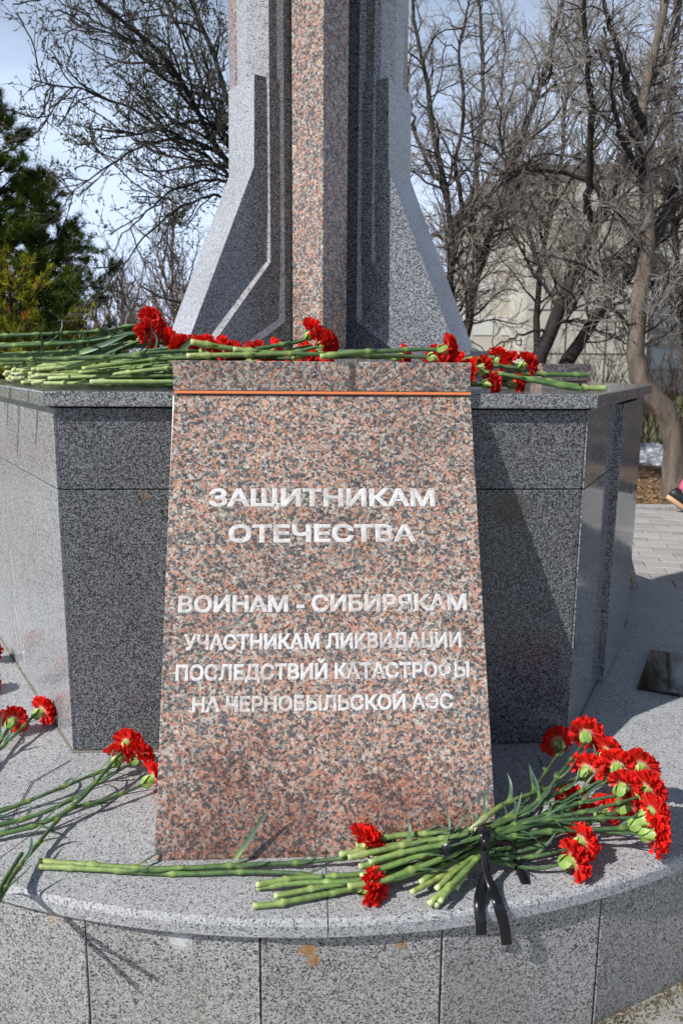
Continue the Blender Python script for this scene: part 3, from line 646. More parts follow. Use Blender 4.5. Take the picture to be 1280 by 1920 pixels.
def carnation(P, label, group=None, surf=0.0, r0=.0085, r1=.0052, leaves=4, bloom=True, axis=None, bright=.62, seed=None, var=None, mesh=None, nodes=None, leaflen=1.0, name='carnation', keep=None, spacing=None):
    """P world points from the cut end to the foot of the calyx"""
    rg = random.Random(seed if seed is not None else random.random())
    C = spline(P); n = len(C); seg = np.r_[0, np.cumsum(np.linalg.norm(np.diff(C, axis=0), axis=1))]; tot = seg[-1]
    C = C + np.stack([np.sin(seg * rg.uniform(9, 16) + rg.uniform(0, 6)) * .0022, np.cos(seg * rg.uniform(8, 15)) * .0022, np.sin(seg * 13) * .0012], 1); r0 *= rg.uniform(.86, 1.12); rad = np.linspace(r0, r1, n) * (1 + .05 * np.sin(seg * 60)); fr = seg / max(tot, .01)
    A = np.clip(bright * (1 - fr * 1.25), .03, 1) if tot > .35 else np.full(n, bright * .35)
    sp = spacing or rg.uniform(.095, .13); nd = np.arange(rg.uniform(.03, .09), tot - .02, sp) if nodes is None else np.array(nodes) * tot
    for q in nd:
        bmp = np.exp(-((seg - q) / .0085) ** 2); rad = rad * (1 + rg.uniform(.35, .62) * bmp); A = A + (np.clip(.78 + .1 * (1 - q / tot), 0, 1) - A) * bmp * (.9)
    # extra ring exactly at the nodes keeps them crisp
    A[0] = .98
    org = tuple(C[0]); root = empty(name, org, label, 'flower', group)
    V, Fq, At = tube(C, rad, 8, A); k = len(V)
    V = np.vstack([V, C[:1]]); At = np.r_[At, 1.0]
    Ff = [tuple(f) for f in Fq] + [(k, (j + 1) % 8, j) for j in range(8)]
    me = rawmesh('stem', V, Ff, smooth=True, attr={'t': At}, origin=org); put('stem', me, M_stem, root)
    T, X, Y = frames(C)
    if leaves:
        cand = [q for q in nd if q > tot * .12]; rg.shuffle(cand)
        for q in cand[:leaves]:
            i = int(np.searchsorted(seg, q)); i = min(i, n - 1)
            for sg in ((1, -1) if rg.random() < .6 else (rg.choice((1, -1)),)):
                d = T[i] * rg.uniform(.75, 1.0) + X[i] * sg * rg.uniform(.15, .75) + np.array([0, 0, rg.uniform(-.12, .26)])
                if C[i][2] - surf < .03: d[2] = abs(d[2])
                L = rg.uniform(.045, .115) * leaflen
                lm = leaf_mesh(C[i] + X[i] * sg * rad[i] * .6, d, np.array([0, 0, 1.]), L, rg.uniform(.0032, .0055), rg.uniform(-1.6, 2.2), rg.uniform(-1.8, 1.8), rg, org)
                # leaves never sink into the stone
                zz = np.empty(len(lm.vertices) * 3, np.float32); lm.vertices.foreach_get('co', zz); zz = zz.reshape(-1, 3); zz[:, 2] = np.maximum(zz[:, 2], surf + .0015 - org[2]); lm.vertices.foreach_set('co', zz.ravel())
                put('leaf', lm, M_leaf, root)
    if bloom:
        a = np.array(axis, float) if axis is not None else (C[-1] - C[-6 if n > 6 else 0])
        a = a / np.linalg.norm(a); B = basis(a, rg.uniform(0, 6.28)); B = B @ Matrix.Scale(1.18 if surf == 0 else 1.02, 4); B.translation = Vector(C[-1] - np.array(org))
        cal = bpy.data.objects.new('calyx', CALYX[rg.randrange(2)]); col.objects.link(cal); cal.parent = root; cal.matrix_local = B
        fl = bpy.data.objects.new('petals', mesh or BLOOM[var if var is not None else rg.randrange(len(BLOOM))]); col.objects.link(fl); fl.parent = root; fl.matrix_local = B
    return root
def px(L, z=None):                            # [(x, y, height above the terrace)] -> world
    return [onz(*p) for p in L]

# ---- bouquet with the black ribbon, right (stems pass through the ribbon near x 905, y 1565)
GB = 'red carnations of the ribboned bouquet'
bq = [
 # cut end ... calyx foot ;   bloom described in the label
 ([(885, 1556, .125), (940, 1512, .125), (1000, 1486, .12), (1081, 1461, .115), (1088, 1458, .115)], (.55, .5, .25), 0, 'carnation whose cut stem end lies on top of the black ribbon knot', .9),
 ([(666, 1586, .06), (750, 1567, .075), (880, 1556, .10), (960, 1530, .11), (1003, 1506, .12), (1050, 1450, .14), (1092, 1398, .15), (1098, 1392, .15)], (.3, .9, .3), 2, 'topmost carnation of the ribboned bouquet, its head nearest the pedestal corner', .6),
 ([(637, 1604, .045), (720, 1590, .06), (800, 1575, .075), (890, 1562, .09), (960, 1535, .09), (1010, 1470, .09), (1046, 1412, .09), (1050, 1404, .09)], (-.1, .9, .15), 1, 'shaded dark red carnation at the top left of the ribboned bouquet', .6),
 ([(652, 1609, .055), (720, 1594, .075), (800, 1577, .09), (900, 1556, .115), (980, 1525, .11), (1060, 1476, .11), (1118, 1430, .115), (1128, 1424, .115)], (.75, .6, .35), 1, 'second carnation down on the right rim of the ribboned bouquet', .6),
 ([(693, 1618, .07), (760, 1598, .085), (840, 1581, .10), (900, 1568, .11), (1000, 1535, .105), (1090, 1505, .11), (1150, 1492, .12), (1156, 1490, .12)], (.7, .45, .45), 4, 'carnation in the middle of the ribboned bouquet with a broad green calyx', .6),
 ([(671, 1627, .045), (760, 1606, .06), (860, 1584, .075), (920, 1566, .095), (1000, 1541, .105), (1090, 1524, .11), (1180, 1498, .12), (1194, 1494, .12)], (.85, .5, .4), 0, 'carnation on the right side of the ribboned bouquet with white petal bases', .6),
 ([(677, 1645, .05), (739, 1622, .06), (830, 1590, .08), (900, 1573, .10), (1000, 1545, .10), (1100, 1536, .10), (1190, 1534, .10), (1200, 1533, .10)], (.9, .25, .25), 3, 'carnation of the ribboned bouquet just above the lowest right head', .6),
 ([(652, 1663, .035), (720, 1652, .045), (770, 1632, .055), (835, 1606, .07), (900, 1578, .085), (980, 1552, .085), (1060, 1550, .08), (1140, 1559, .07), (1190, 1563, .07), (1200, 1565, .07)], (.95, -.25, .15), 2, 'rightmost lowest carnation of the ribboned bouquet, at the edge of the coping', .6),
 ([(789, 1656, .03), (841, 1619, .04), (900, 1590, .06), (960, 1560, .07), (1040, 1515, .08), (1100, 1478, .10), (1146, 1456, .12), (1152, 1454, .12)], (.5, .75, .4), 0, 'carnation behind the calyx cluster in the ribboned bouquet', .7),
 ([(769, 1675, .02), (820, 1649, .03), (860, 1625, .04), (910, 1590, .05), (970, 1560, .06), (1060, 1500, .08), (1150, 1462, .12), (1192, 1452, .13)], (.7, .7, .35), 1, 'carnation at the upper right rim of the ribboned bouquet', .7),
 ([(816, 1668, .035), (865, 1626, .045), (905, 1594, .06), (960, 1565, .06), (1030, 1535, .05), (1064, 1518, .045)], (.4, .6, .3), 4, 'small carnation peeping between the dark stems of the ribboned bouquet', .7),
 ([(801, 1697, .015), (828, 1674, .03), (868, 1639, .045), (905, 1602, .06), (960, 1585, .055), (1010, 1575, .04), (1088, 1545, .035), (1118, 1535, .035)], (.6, .5, .2), 3, 'carnation low in the shade under the right stems of the bouquet', .7),
 ([(817, 1700, .010), (850, 1662, .02), (880, 1625, .035), (920, 1600, .04), (980, 1606, .035), (1040, 1597, .045), (1070, 1590, .05)], (.8, .35, .25), 4, 'rear one of the two carnations below the ribboned bouquet', .7),
 ([(826, 1692, .03), (858, 1646, .04), (895, 1612, .04), (940, 1618, .025), (1003, 1627, .02), (1040, 1622, .03), (1047, 1620, .032)], (.9, .15, .12), 0, 'front one of the two carnations below the ribboned bouquet, its green calyx in view', .7),
 ([(854, 1667, .02), (875, 1628, .035), (900, 1596, .05), (960, 1570, .06), (1060, 1545, .06), (1140, 1530, .06), (1160, 1525, .06)], (.75, .5, .3), 1, 'carnation half hidden behind the lower calyxes of the bouquet', .7),
 ([(740, 1640, .03), (800, 1617, .045), (880, 1585, .06), (960, 1560, .07), (1050, 1528, .07), (1110, 1480, .08), (1140, 1440, .09)], (.6, .7, .1), 2, 'carnation lying deepest among the heads of the ribboned bouquet', .65),
]
for i, (P, axd, var, lab, br) in enumerate(bq):
    carnation(px(P), lab, GB, axis=axd, var=var, seed=100 + i, bright=br + .1, leaves=8, leaflen=1.1, r0=.0073, r1=.0040)
bud = carnation(px([(700, 1612, .05), (800, 1594, .065), (900, 1574, .09), (1000, 1560, .085), (1100, 1557, .08), (1170, 1554, .08), (1180, 1552, .08)]), 'half open carnation bud above the lowest right head of the bouquet', GB, axis=(.9, .2, .3), mesh=BUD, seed=77, leaves=3)

# ---- two long ones in front of the slab, heads under the bouquet
carnation(px([(74, 1616, .012), (150, 1621, .012), (300, 1628, .012), (440, 1624, .014), (560, 1617, .018), (640, 1608, .03), (672, 1602, .04)]), 'long carnation lying in front of the pink slab, the upper of the pair', 'pair of long carnations before the slab', axis=(.5, .3, .55), var=0, seed=5, bright=.85, leaves=4, r0=.0074, nodes=[.17, .30, .44, .60, .8, .95], leaflen=1.15)
carnation(px([(72, 1626, .010), (200, 1631, .010), (350, 1637, .010), (450, 1636, .012), (560, 1640, .015), (640, 1655, .012), (672, 1662, .014)]), 'long carnation lying in front of the pink slab, the lower of the pair', 'pair of long carnations before the slab', axis=(.55, -.3, .2), var=3, seed=6, bright=.85, leaves=2, r0=.0074, nodes=[.1, .25, .42, .63, .82], leaflen=.8)
# big leaf standing against the slab
GF = 'short cut stems left of the bouquet'
short = [([(479, 1665, .012), (572, 1656, .02), (671, 1650, .03), (760, 1630, .035), (860, 1600, .04), (960, 1590, .04), (1000, 1572, .04)], 'second lowest of the stem ends poking out left of the bouquet, thin and straight'),
 ([(478, 1660, .022), (507, 1656, .022), (554, 1648, .022), (619, 1644, .025), (720, 1632, .03), (860, 1598, .03), (960, 1580, .05), (1030, 1560, .06)], 'stem end with a brown split tip left of the bouquet, the uppermost'),
 ([(515, 1682, .014), (572, 1671, .018), (605, 1665, .02), (660, 1655, .02), (740, 1638, .025), (850, 1607, .03), (960, 1600, .04), (1030, 1580, .05)], 'short stub with a rounded end left of the bouquet, between the longer stems'),
 ([(476, 1700, .010), (530, 1694, .012), (629, 1672, .014), (685, 1660, .018), (770, 1640, .02), (860, 1612, .02), (960, 1610, .03), (1010, 1600, .03)], 'lowest and longest of the stem ends poking out left of the bouquet')]
for i, (P, lab) in enumerate(short):
    carnation(px(P), lab, GF, bloom=False, seed=200 + i, bright=.75, leaves=1, leaflen=.5, name='cut_carnation', r0=.0076, r1=.005)

# ---- ribbon
M_rib, nt, b = newmat('black satin ribbon'); b.inputs['Base Color'].default_value = (.008, .008, .010, 1); b.inputs['Roughness'].default_value = .28; b.inputs['Specular IOR Level'].default_value = .35
rib = empty('ribbon', onz(905, 1575, .10), 'black satin ribbon tied round the bouquet, two tails hanging over the coping edge', 'ribbon')
def strip(name, P, ws, dirs):
    P = [np.array(p) for p in P]; C = spline(P, .01); n = len(C); ks = np.linspace(0, 1, len(ws)); tt = np.linspace(0, 1, n)
    w_ = np.interp(tt, ks, ws); D = np.array(dirs, float); D = np.stack([np.interp(tt, np.linspace(0, 1, len(D)), D[:, i]) for i in range(3)], 1)
    T, _, _ = frames(C); D = D - T * (D * T).sum(1, keepdims=True); D /= np.linalg.norm(D, axis=1, keepdims=True)
    Nn = np.cross(T, D); V = []
    for i in range(n):
        for e, o in ((-.5, .0005), (0, .0005), (.5, .0005)): V.append(C[i] + D[i] * w_[i] * e + Nn[i] * o)
        for e, o in ((.5, -.0005), (0, -.0005), (-.5, -.0005)): V.append(C[i] + D[i] * w_[i] * e + Nn[i] * o)
    Fq = [(i * 6 + j, i * 6 + (j + 1) % 6, (i + 1) * 6 + (j + 1) % 6, (i + 1) * 6 + j) for i in range(n - 1) for j in range(6)]
    put(name, rawmesh(name, V, np.array(Fq), smooth=False, origin=rib.location), M_rib, rib)
kn = onz(905, 1562, .125)
for L, wv in (([(899, 1541, .09), (902, 1549, .128), (905, 1560, .138), (908, 1580, .118), (909, 1600, .075)], .020), ([(912, 1543, .09), (914, 1551, .126), (914, 1562, .134), (912, 1582, .116), (908, 1600, .078)], .014)):
    strip('band', [onz(*q) for q in L], [wv] * 3, [(1, .1, 0)] * 3)
strip('knot', [onz(898, 1574, .128), onz(906, 1580, .132), onz(915, 1586, .122), onz(911, 1597, .10)], [.014, .020, .016], [(.3, .2, 1)] * 3)
edge = lambda x, y, o=.012: pt_tile(x, y) * np.array([1, 1, 1]) + np.array([0, -o - .012, 0])
strip('tail', [onz(905, 1594, .088), onz(913, 1622, .055), onz(903, 1662, .022), onz(898, 1692, .010), edge(896, 1712, .028), edge(896, 1732, .026)], [.020, .018, .026, .026, .025], [(1, .2, 0), (.8, -.4, .2), (1, 0, 0), (1, 0, 0), (1, 0, 0)])
strip('tail', [onz(909, 1594, .09), onz(908, 1622, .06), onz(922, 1665, .022), onz(932, 1692, .012), edge(938, 1712, .030), edge(943, 1750, .026)], [.020, .017, .024, .026, .025, .025], [(1, 0, 0), (.7, .5, .2), (1, .1, 0), (1, 0, 0), (1, 0, 0)])
strip('tail', [onz(925, 1572, .095), onz(962, 1592, .05), onz(972, 1625, .022), onz(984, 1656, .006)], [.016, .020, .022, .022], [(.3, 1, 0), (1, .3, 0), (1, .2, 0), (1, .15, 0)])
strip('bow_loop', [onz(898, 1575, .10), onz(868, 1592, .075), onz(838, 1607, .07), onz(832, 1598, .085), onz(850, 1586, .10), onz(895, 1570, .11)], [.02, .026, .03, .03, .026, .02], [(0, .2, 1)] * 3)

# ---- left floor group
GL = 'red carnations lying on the terrace left of the slab'
def ext(p, q, k): return np.array(p) + (np.array(p) - np.array(q)) * k
lf = [
 ([(-90, 1448, .02), (-20, 1420, .03), (22, 1386, .04), (56, 1349, .05), (62, 1342, .052)], (.62, .62, .2), 2, 'open carnation with its calyx in view beside the left foot of the pedestal'),
 ([(-110, 1560, .02), (-60, 1480, .03), (-10, 1410, .035), (12, 1374, .04), (16, 1366, .042)], (.1, .75, .25), 0, 'carnation head at the left edge of the photo, left of the open one'),
 ([(-120, 1560, .015), (0, 1523, .02), (84, 1488, .03), (165, 1456, .035), (206, 1441, .045), (214, 1437, .046)], (.3, .6, .45), 1, 'left carnation of the four heads beside the pink slab'),
 ([(-90, 1578, .015), (0, 1548, .02), (48, 1535, .02), (110, 1510, .035), (180, 1470, .045), (232, 1440, .05), (250, 1432, .05)], (.5, .3, .5), 4, 'middle carnation of the four heads beside the pink slab'),
 ([(-70, 1580, .015), (0, 1566, .02), (90, 1540, .03), (150, 1500, .05), (210, 1430, .075), (228, 1412, .08)], (.2, .8, .4), 3, 'highest carnation of the four heads beside the pink slab'),
 ([(-40, 1750, .075), (0, 1690, .06), (30, 1635, .04), (85, 1563, .03), (130, 1520, .035), (200, 1500, .03), (262, 1474, .035), (270, 1470, .036)], (.55, .35, .2), 1, 'carnation touching the pink slab, its long stem crossing the terrace edge'),
 ([(-160, 1330, .03), (-80, 1275, .04), (-40, 1235, .05), (-30, 1225, .05)], (.6, .55, .3), 0, 'carnation cut by the left edge of the photo beside the pedestal wall'),
 ([(-160, 1400, .03), (-90, 1340, .03), (-45, 1295, .03), (-38, 1287, .03)], (.8, .5, .1), 2, 'carnation at the left edge, just below the one by the pedestal wall'),
]
for i, (P, axd, var, lab) in enumerate(lf):
    carnation(px(P), lab, GL, axis=axd, var=var, seed=300 + i, bright=.42, leaves=4, leaflen=1.2, r0=.0068, r1=.0045)
carnation(px([(-30, 1720, .13), (-12, 1700, .09), (10, 1652, .05), (40, 1600, .04)]), 'bare stem tip sticking out over the left edge of the coping', GL, bloom=False, seed=333, bright=.5, leaves=0, name='cut_carnation', r0=.006)
# tall leaf leaning on the slab, and dry straws near the left foot of the pedestal
# ---- on the cap, left heap
GH = 'carnations heaped on the left of the cap'
def wl_(x, y, z): return wor(x, y, z)
ZB = ZT
rg = random.Random(11)
n_h = 60
for i in range(n_h):
    row = i % 6; yl = .10 + row * .062 + rg.uniform(-.03, .03); lay_ = i // 6
    x0 = -1.02 - row * .035 + rg.uniform(-.16, .42) * (1 if lay_ % 2 else .75)
    if x0 < -.85: yl = max(yl, (-.82 - x0) * 1.9 + .02)
    z0 = ZB + .011 + lay_ * .0062 + rg.uniform(0, .006); zr = ZB + .013 + lay_ * .0118
    x1 = rg.uniform(-.36, -.02); yr = yl + rg.uniform(-.03, .10)
    P = [wl_(x0, yl + rg.uniform(-.03, .04), z0), wl_((x0 * 2 + x1) / 3, yl + rg.uniform(-.04, .04), (z0 + zr) / 2 + rg.uniform(-.006, .008) + rg.uniform(-.004, .004)), wl_((x0 + x1 * 2) / 3, (yl + yr) / 2, zr), wl_(x1, max(yr, .30 if lay_ < 6 else .2), zr + .005)]
    carnation(P, 'green stemmed carnation in the heap on the left side of the cap', GH, surf=ZB, seed=400 + i, bright=.92 if lay_ < 5 else .8, leaves=3 if lay_ > 4 else 2, leaflen=.8, r0=.0069, r1=.005, axis=None if x1 > -.3 else (.9, .3, .1), spacing=rg.uniform(.11, .16))
# visible heads of the heap
def onh(x, y, yl): return onl(x, y, yl)
hh = [((262, 632), (285, 622), .52, (.75, .1, .35), 0, 'carnation at the top of the head cluster on the left of the cap'),
 ((258, 636), (300, 640), .44, (.3, -.85, .1), 2, 'carnation facing out in the head cluster on the left of the cap'),
 ((285, 655), (322, 641), .46, (.85, -.3, .3), 1, 'right carnation of the head cluster on the left of the cap'),
 ((250, 652), (273, 640), .60, (.6, .3, .3), 4, 'dim red carnation behind the head cluster on the left of the cap'),
 ((330, 668), (316, 652), .40, (.5, -.6, .25), 3, 'lowest carnation of the head cluster on the left of the cap'),
 ((378, 664), (388, 650), .12, (.45, -.15, .8), 0, 'single carnation standing up just left of the obelisk front on the block'),
 ((262, 618), (280, 605), .50, (.2, -.7, .5), 3, 'highest carnation of the head cluster on the left of the cap'),
 ((312, 662), (322, 655), .36, (.5, -.7, .1), 4, 'carnation facing out low between the cluster and the single standing one'),
 ((240, 655), (255, 640), .68, (.8, .2, .3), 1, 'leftmost dim carnation of the head cluster on the cap')]
for i, (a, b_, yl, axd, var, lab) in enumerate(hh):
    e = onh(a[0] + (18 if i != 5 else 0), a[1] - (12 if i != 5 else 0), yl); ln_ = np.array([T2[0], T2[1], 0])
    P = [e - ln_ * (.55 + .05 * i) - np.array([0, 0, .06 if i != 5 else .03]) + np.array([0, -.05, 0]), e - ln_ * .25 - np.array([0, 0, .035 if i != 5 else .012]), e - ln_ * .08 - np.array([0, 0, .01]), e]
    A_ = T2 * axd[0] + N2 * axd[1]
    carnation(P, lab, 'carnation heads in view on the left of the cap', surf=ZB, axis=(A_[0], A_[1], axd[2]), var=var, seed=500 + i, bright=.45, leaves=5, leaflen=1.5, r0=.007, r1=.005)
for i, (x, y, yl, s) in enumerate([(218, 660, .5, 1), (295, 660, .4, 1), (348, 662, .3, 1), (243, 655, .55, 1)]):
    pass
# upright leaf blades
M = empty('cut_carnation', onl(150, 668, .45), 'leafy carnation stem with upright blades at the back of the left heap', 'flower', GH)
C = spline([onl(105, 690, .45), onl(190, 668, .45), onl(260, 640, .45), onl(330, 625, .45)]); rad = np.full(len(C), .006)
V, Fq, At = tube(C, rad, 8, np.full(len(C), .12)); put('stem', rawmesh('stem', V, Fq, True, {'t': At}, M.location), M_stem, M)
def blade(p, q, w_, cu=.0, par=None):
    par = par or M; p = np.array(p); q = np.array(q); me = leaf_mesh(p, q - p, np.array([.2, -1, .3]), np.linalg.norm(q - p), w_, cu, 0, None, tuple(par.location)); put('leaf', me, M_leaf, par)
blade(onl(146, 668, .45), onl(160, 612, .44), .010, .25); blade(onl(203, 648, .45), onl(209, 620, .44), .006)
blade(onl(96, 688, .45), onl(73, 664, .45), .007); blade(onl(98, 686, .45), onl(117, 649, .46), .002, .5)
blade(onl(150, 662, .44), onl(262, 625, .40), .010, .15); blade(onl(318, 680, .2), onl(398, 603, .16), .010, .2)

# ---- on the block and to the right of it
GR = 'carnations lying across the top block and the right of the cap'
zb = 1.252
bl = [
 ([onl(356, 641, .06), onl(395, 648, .07), onl(440, 655, .08), onl(520, 660, .1), onl(580, 648, .12)], None, None, 'cut stem on the block with its pale end beside the standing carnation', .8),
 ([onl(350, 667, .0), onl(440, 666, .01), onl(560, 663, .02), onl(700, 667, .05), onl(760, 668, .06)], None, None, 'long pale stem lying along the front edge of the pink block', .85),
 ([onl(436, 655, .03), onl(500, 662, .03), onl(575, 664, .04), onl(640, 665, .05), onl(690, 662, .06)], None, None, 'stem with many joints lying in the middle of the pink block', .75),
 ([onl(600, 669, -.02), onl(660, 662, -.02), onl(720, 659, -.01), onl(780, 655, .0), onl(812, 655, .0), onl(818, 655, .0)], (1, .05, .08), 2, 'carnation facing right at the right end of the pink block, calyx in view', .62),
 ([onl(420, 668, .04), onl(500, 652, .08), onl(560, 640, .1), onl(572, 634, .1)], (.6, -.2, .5), 0, 'upper carnation of the pair in front of the pink column', .35),
 ([onl(470, 670, .05), onl(540, 664, .06), onl(590, 652, .06), onl(598, 650, .06)], (.8, -.45, .2), 1, 'lower carnation of the pair in front of the pink column', .35),
 ([onl(430, 668, .2), onl(455, 668, .22), onl(470, 668, .25)], (.9, .2, .3), 4, 'mostly hidden carnation behind the stems left of the pink column', .4),
 ([onl(560, 668, .2), onl(600, 664, .2), onl(630, 662, .2), onl(690, 670, .2), onl(735, 670, .2)], (.9, .1, .1), 3, 'low carnation between the stems right of the pink column', .4),
 ([onl(620, 668, .15), onl(700, 668, .15), onl(760, 668, .16), onl(800, 670, .16)], (.9, -.1, .1), 4, 'partly hidden carnation below the right facing one on the block', .4),
]
for i, (P, axd, var, lab, br) in enumerate(bl):
    a_ = None
    if axd: A_ = T2 * axd[0] + N2 * axd[1]; a_ = (A_[0], A_[1], axd[2])
    P = [np.array([p[0], p[1], max(p[2], zb + .009)]) for p in P]
    carnation(P, lab, GR, surf=zb, axis=a_, bloom=axd is not None, var=var, seed=600 + i, bright=br, leaves=2 if i != 3 else 1, leaflen=.7, r0=.0085, r1=.0055, name='carnation' if axd else 'cut_carnation')
br_ = [  # cut ends to the right, heads to the left
 ([onl(1103, 703, .42), onl(1060, 703, .42), onl(1000, 702, .42), onl(1010 - 30, 700, .42), onl(965, 692, .42)], (-.5, .2, .55), 2, 'carnation on the right of the cap whose stem ends before the far dark block'),
 ([onl(1088, 732, .12), onl(1040, 722, .13), onl(975, 708, .15), onl(930, 700, .18), onl(905, 697, .2)], (-.9, .2, .1), 1, 'carnation behind the block with its stem ending beside the cap corner'),
 ([onl(1138, 731, .2), onl(1095, 728, .2), onl(1030, 716, .2), onl(960, 705, .22), onl(900, 697, .24)], (-.9, .3, .1), 3, 'carnation whose stem end reaches furthest right over the cap'),
 ([onl(1070, 729, .16), onl(1010, 715, .17), onl(930, 700, .2), onl(880, 690, .2)], (-.9, .3, .2), 0, 'carnation with a forked looking stem end on the right of the cap'),
 ([onl(925, 671, .34), onl(890, 673, .34), onl(860, 676, .35), onl(830, 676, .36)], (-.9, .2, .3), 0, 'carnation with a pale stem end sticking out behind the right end of the block'),
 ([onl(880, 676, .35), onl(915, 684, .35), onl(960, 690, .34), onl(972, 690, .34)], (.8, -.1, .5), 2, 'bright carnation facing up on the right of the cap, its calyx on the left'),
 ([onl(860, 672, .45), onl(890, 676, .45), onl(918, 682, .45), onl(925, 684, .45)], (.5, .1, .6), 0, 'carnation above the stems just right of the pink block'),
 ([onl(850, 690, .3), onl(880, 692, .3), onl(892, 692, .3)], (.9, -.1, .2), 4, 'small carnation between the stems right of the pink block'),
 ([onl(860, 716, .12), onl(885, 720, .12), onl(903, 722, .12)], (.9, -.2, .05), 1, 'dark carnation lying on the cap right beside the pink block'),
 ([onl(900, 716, .25), onl(940, 722, .25), onl(950, 723, .25)], (.9, -.2, .0), 4, 'red carnation under the stems, second from the block on the right cap'),
]
for i, (P, axd, var, lab) in enumerate(br_):
    A_ = T2 * axd[0] + N2 * axd[1]
    P = [np.array([p[0], p[1], max(p[2], ZT + .012)]) for p in P]
    carnation(P, lab, GR, surf=ZT, axis=(A_[0], A_[1], axd[2]), var=var, seed=700 + i, bright=.9 if i < 5 else .5, leaves=1, leaflen=.5, r0=.009, r1=.006)
# leaf leaning on the slab and lonely dry straws
t1 = empty('fallen_leaf', onz(440, 1612, .012), 'long dark carnation leaf leaning up against the foot of the pink slab', 'leaf')
me = leaf_mesh(onz(440, 1612, .014), onz(492, 1540, .10) - onz(440, 1612, .014), np.array([-.5, -1, .2]), .17, .0065, .2, 0, None, tuple(t1.location)); put('blade', me, M_leaf, t1)
for i, L in enumerate([[(133, 1425, .004), (66, 1463, .004), (60, 1465, .005), (50, 1485, .004), (0, 1570, .004)]]):
    C = spline(px(L)); V, Fq, At = tube(C, np.full(len(C), .0014), 5, np.full(len(C), .02))
    o = put('dry_stalk', rawmesh('dry_stalk', V, Fq, True, {'t': At}, tuple(C[0])), M_core, None, tuple(C[0])); tag(o, 'thin dark dry stalk lying on the terrace near the left pedestal corner', 'stalk')
# ================================================================== trees
def bark(name, c0, c1, sc=14):
    m, nt, b = newmat(name); g = N(nt, 'ShaderNodeNewGeometry'); mpn = N(nt, 'ShaderNodeMapping'); mpn.inputs['Scale'].default_value = (1, 1, .25)
    nz = N(nt, 'ShaderNodeTexNoise', i_Scale=float(sc), i_Detail=7.0, i_Roughness=.7); nt.links.new(g.outputs['Position'], mpn.inputs[0]); nt.links.new(mpn.outputs[0], nz.inputs['Vector'])
    r = ramp(nt, [(.35, c0), (.65, c1)]); nt.links.new(nz.outputs[0], r.inputs[0]); nt.links.new(r.outputs[0], b.inputs['Base Color']); b.inputs['Roughness'].default_value = .9
    bp = N(nt, 'ShaderNodeBump', i_Strength=.6, i_Distance=.02); nt.links.new(nz.outputs[0], bp.inputs['Height']); nt.links.new(bp.outputs[0], b.inputs['Normal']); return m
M_bark = bark('dark bark', (.010, .008, .007), (.042, .032, .026))
M_barkl = bark('grey bark', (.07, .055, .043), (.20, .16, .125), 10)
M_twig = bark('twig bark', (.12, .10, .082), (.28, .24, .20), 6)
M_twigg = bark('pale twig bark', (.20, .18, .155), (.40, .37, .33), 6)
M_twigd = bark('dark twig bark', (.035, .028, .022), (.10, .085, .065), 6)
M_bud = bark('catkin buds', (.06, .07, .03), (.16, .17, .09), 9)
M_shrub = bark('brown shrub twigs', (.08, .05, .035), (.20, .13, .095), 5)
def vnorm(a): return a / (np.linalg.norm(a, axis=-1, keepdims=True) + 1e-12)
def tubes(P, Rd, sides):                      # P (B, n, 3), Rd (B, n)
    B, n, _ = P.shape; T = vnorm(np.gradient(P, axis=1)); up = np.tile(np.array([.31, .17, .93]), (B, n, 1)); X = vnorm(np.cross(T, up)); Y = np.cross(X, T)
    th = np.linspace(0, 2 * math.pi, sides, endpoint=False)
    V = P[:, :, None] + Rd[:, :, None, None] * (np.cos(th)[None, None, :, None] * X[:, :, None] + np.sin(th)[None, None, :, None] * Y[:, :, None])
    b_ = np.arange(B)[:, None, None] * n * sides; i = np.arange(n - 1)[None, :, None] * sides; j = np.arange(sides)[None, None]; j2 = (j + 1) % sides
    Fq = np.stack([b_ + i + j, b_ + i + j2, b_ + i + sides + j2, b_ + i + sides + j], -1).reshape(-1, 4)
    return V.reshape(-1, 3), Fq
def grow(P, Rd, k, ratio, lmin, ang, up, wig, n, rr, tmin=.25, dens=None, rmin=.003):
    B, m, _ = P.shape; L = np.linalg.norm(np.diff(P, axis=1), axis=2).sum(1)
    kk = np.full(B, k) if dens is None else np.maximum(1, (L * dens).astype(int))
    idx = np.repeat(np.arange(B), kk); t = rng.uniform(tmin, 1.0, len(idx)); f = t * (m - 1); i0 = np.minimum(f.astype(int), m - 2); fr = (f - i0)[:, None]
    p = P[idx, i0] * (1 - fr) + P[idx, i0 + 1] * fr; T = vnorm(P[idx, i0 + 1] - P[idx, i0]); r_ = (Rd[idx, i0] * (1 - fr[:, 0]) + Rd[idx, i0 + 1] * fr[:, 0])
    rnd = vnorm(rng.normal(size=(len(idx), 3))); side = vnorm(np.cross(T, rnd)); a = np.radians(rng.uniform(ang[0], ang[1], len(idx)))[:, None]
    d = vnorm(T * np.cos(a) + side * np.sin(a) + np.array([0, 0, up]))
    l = np.maximum(lmin, L[idx] * ratio * (1.15 - .75 * t)) * rng.uniform(.6, 1.25, len(idx))
    Q = np.empty((len(idx), n, 3)); Q[:, 0] = p
    for i in range(1, n):
        d = vnorm(d + rng.normal(size=d.shape) * wig + np.array([0, 0, up * .25])); Q[:, i] = Q[:, i - 1] + d * (l / (n - 1))[:, None]
    r0 = np.minimum(r_ * rr, l * .013 + .003); R2 = r0[:, None] * np.linspace(1, .35, n)[None]; return Q, np.maximum(R2, rmin)
def resample(P, n):
    C = spline(P, .05); s = np.r_[0, np.cumsum(np.linalg.norm(np.diff(C, axis=0), axis=1))]; q = np.linspace(0, s[-1], n); return np.stack([np.interp(q, s, C[:, i]) for i in range(3)], 1)
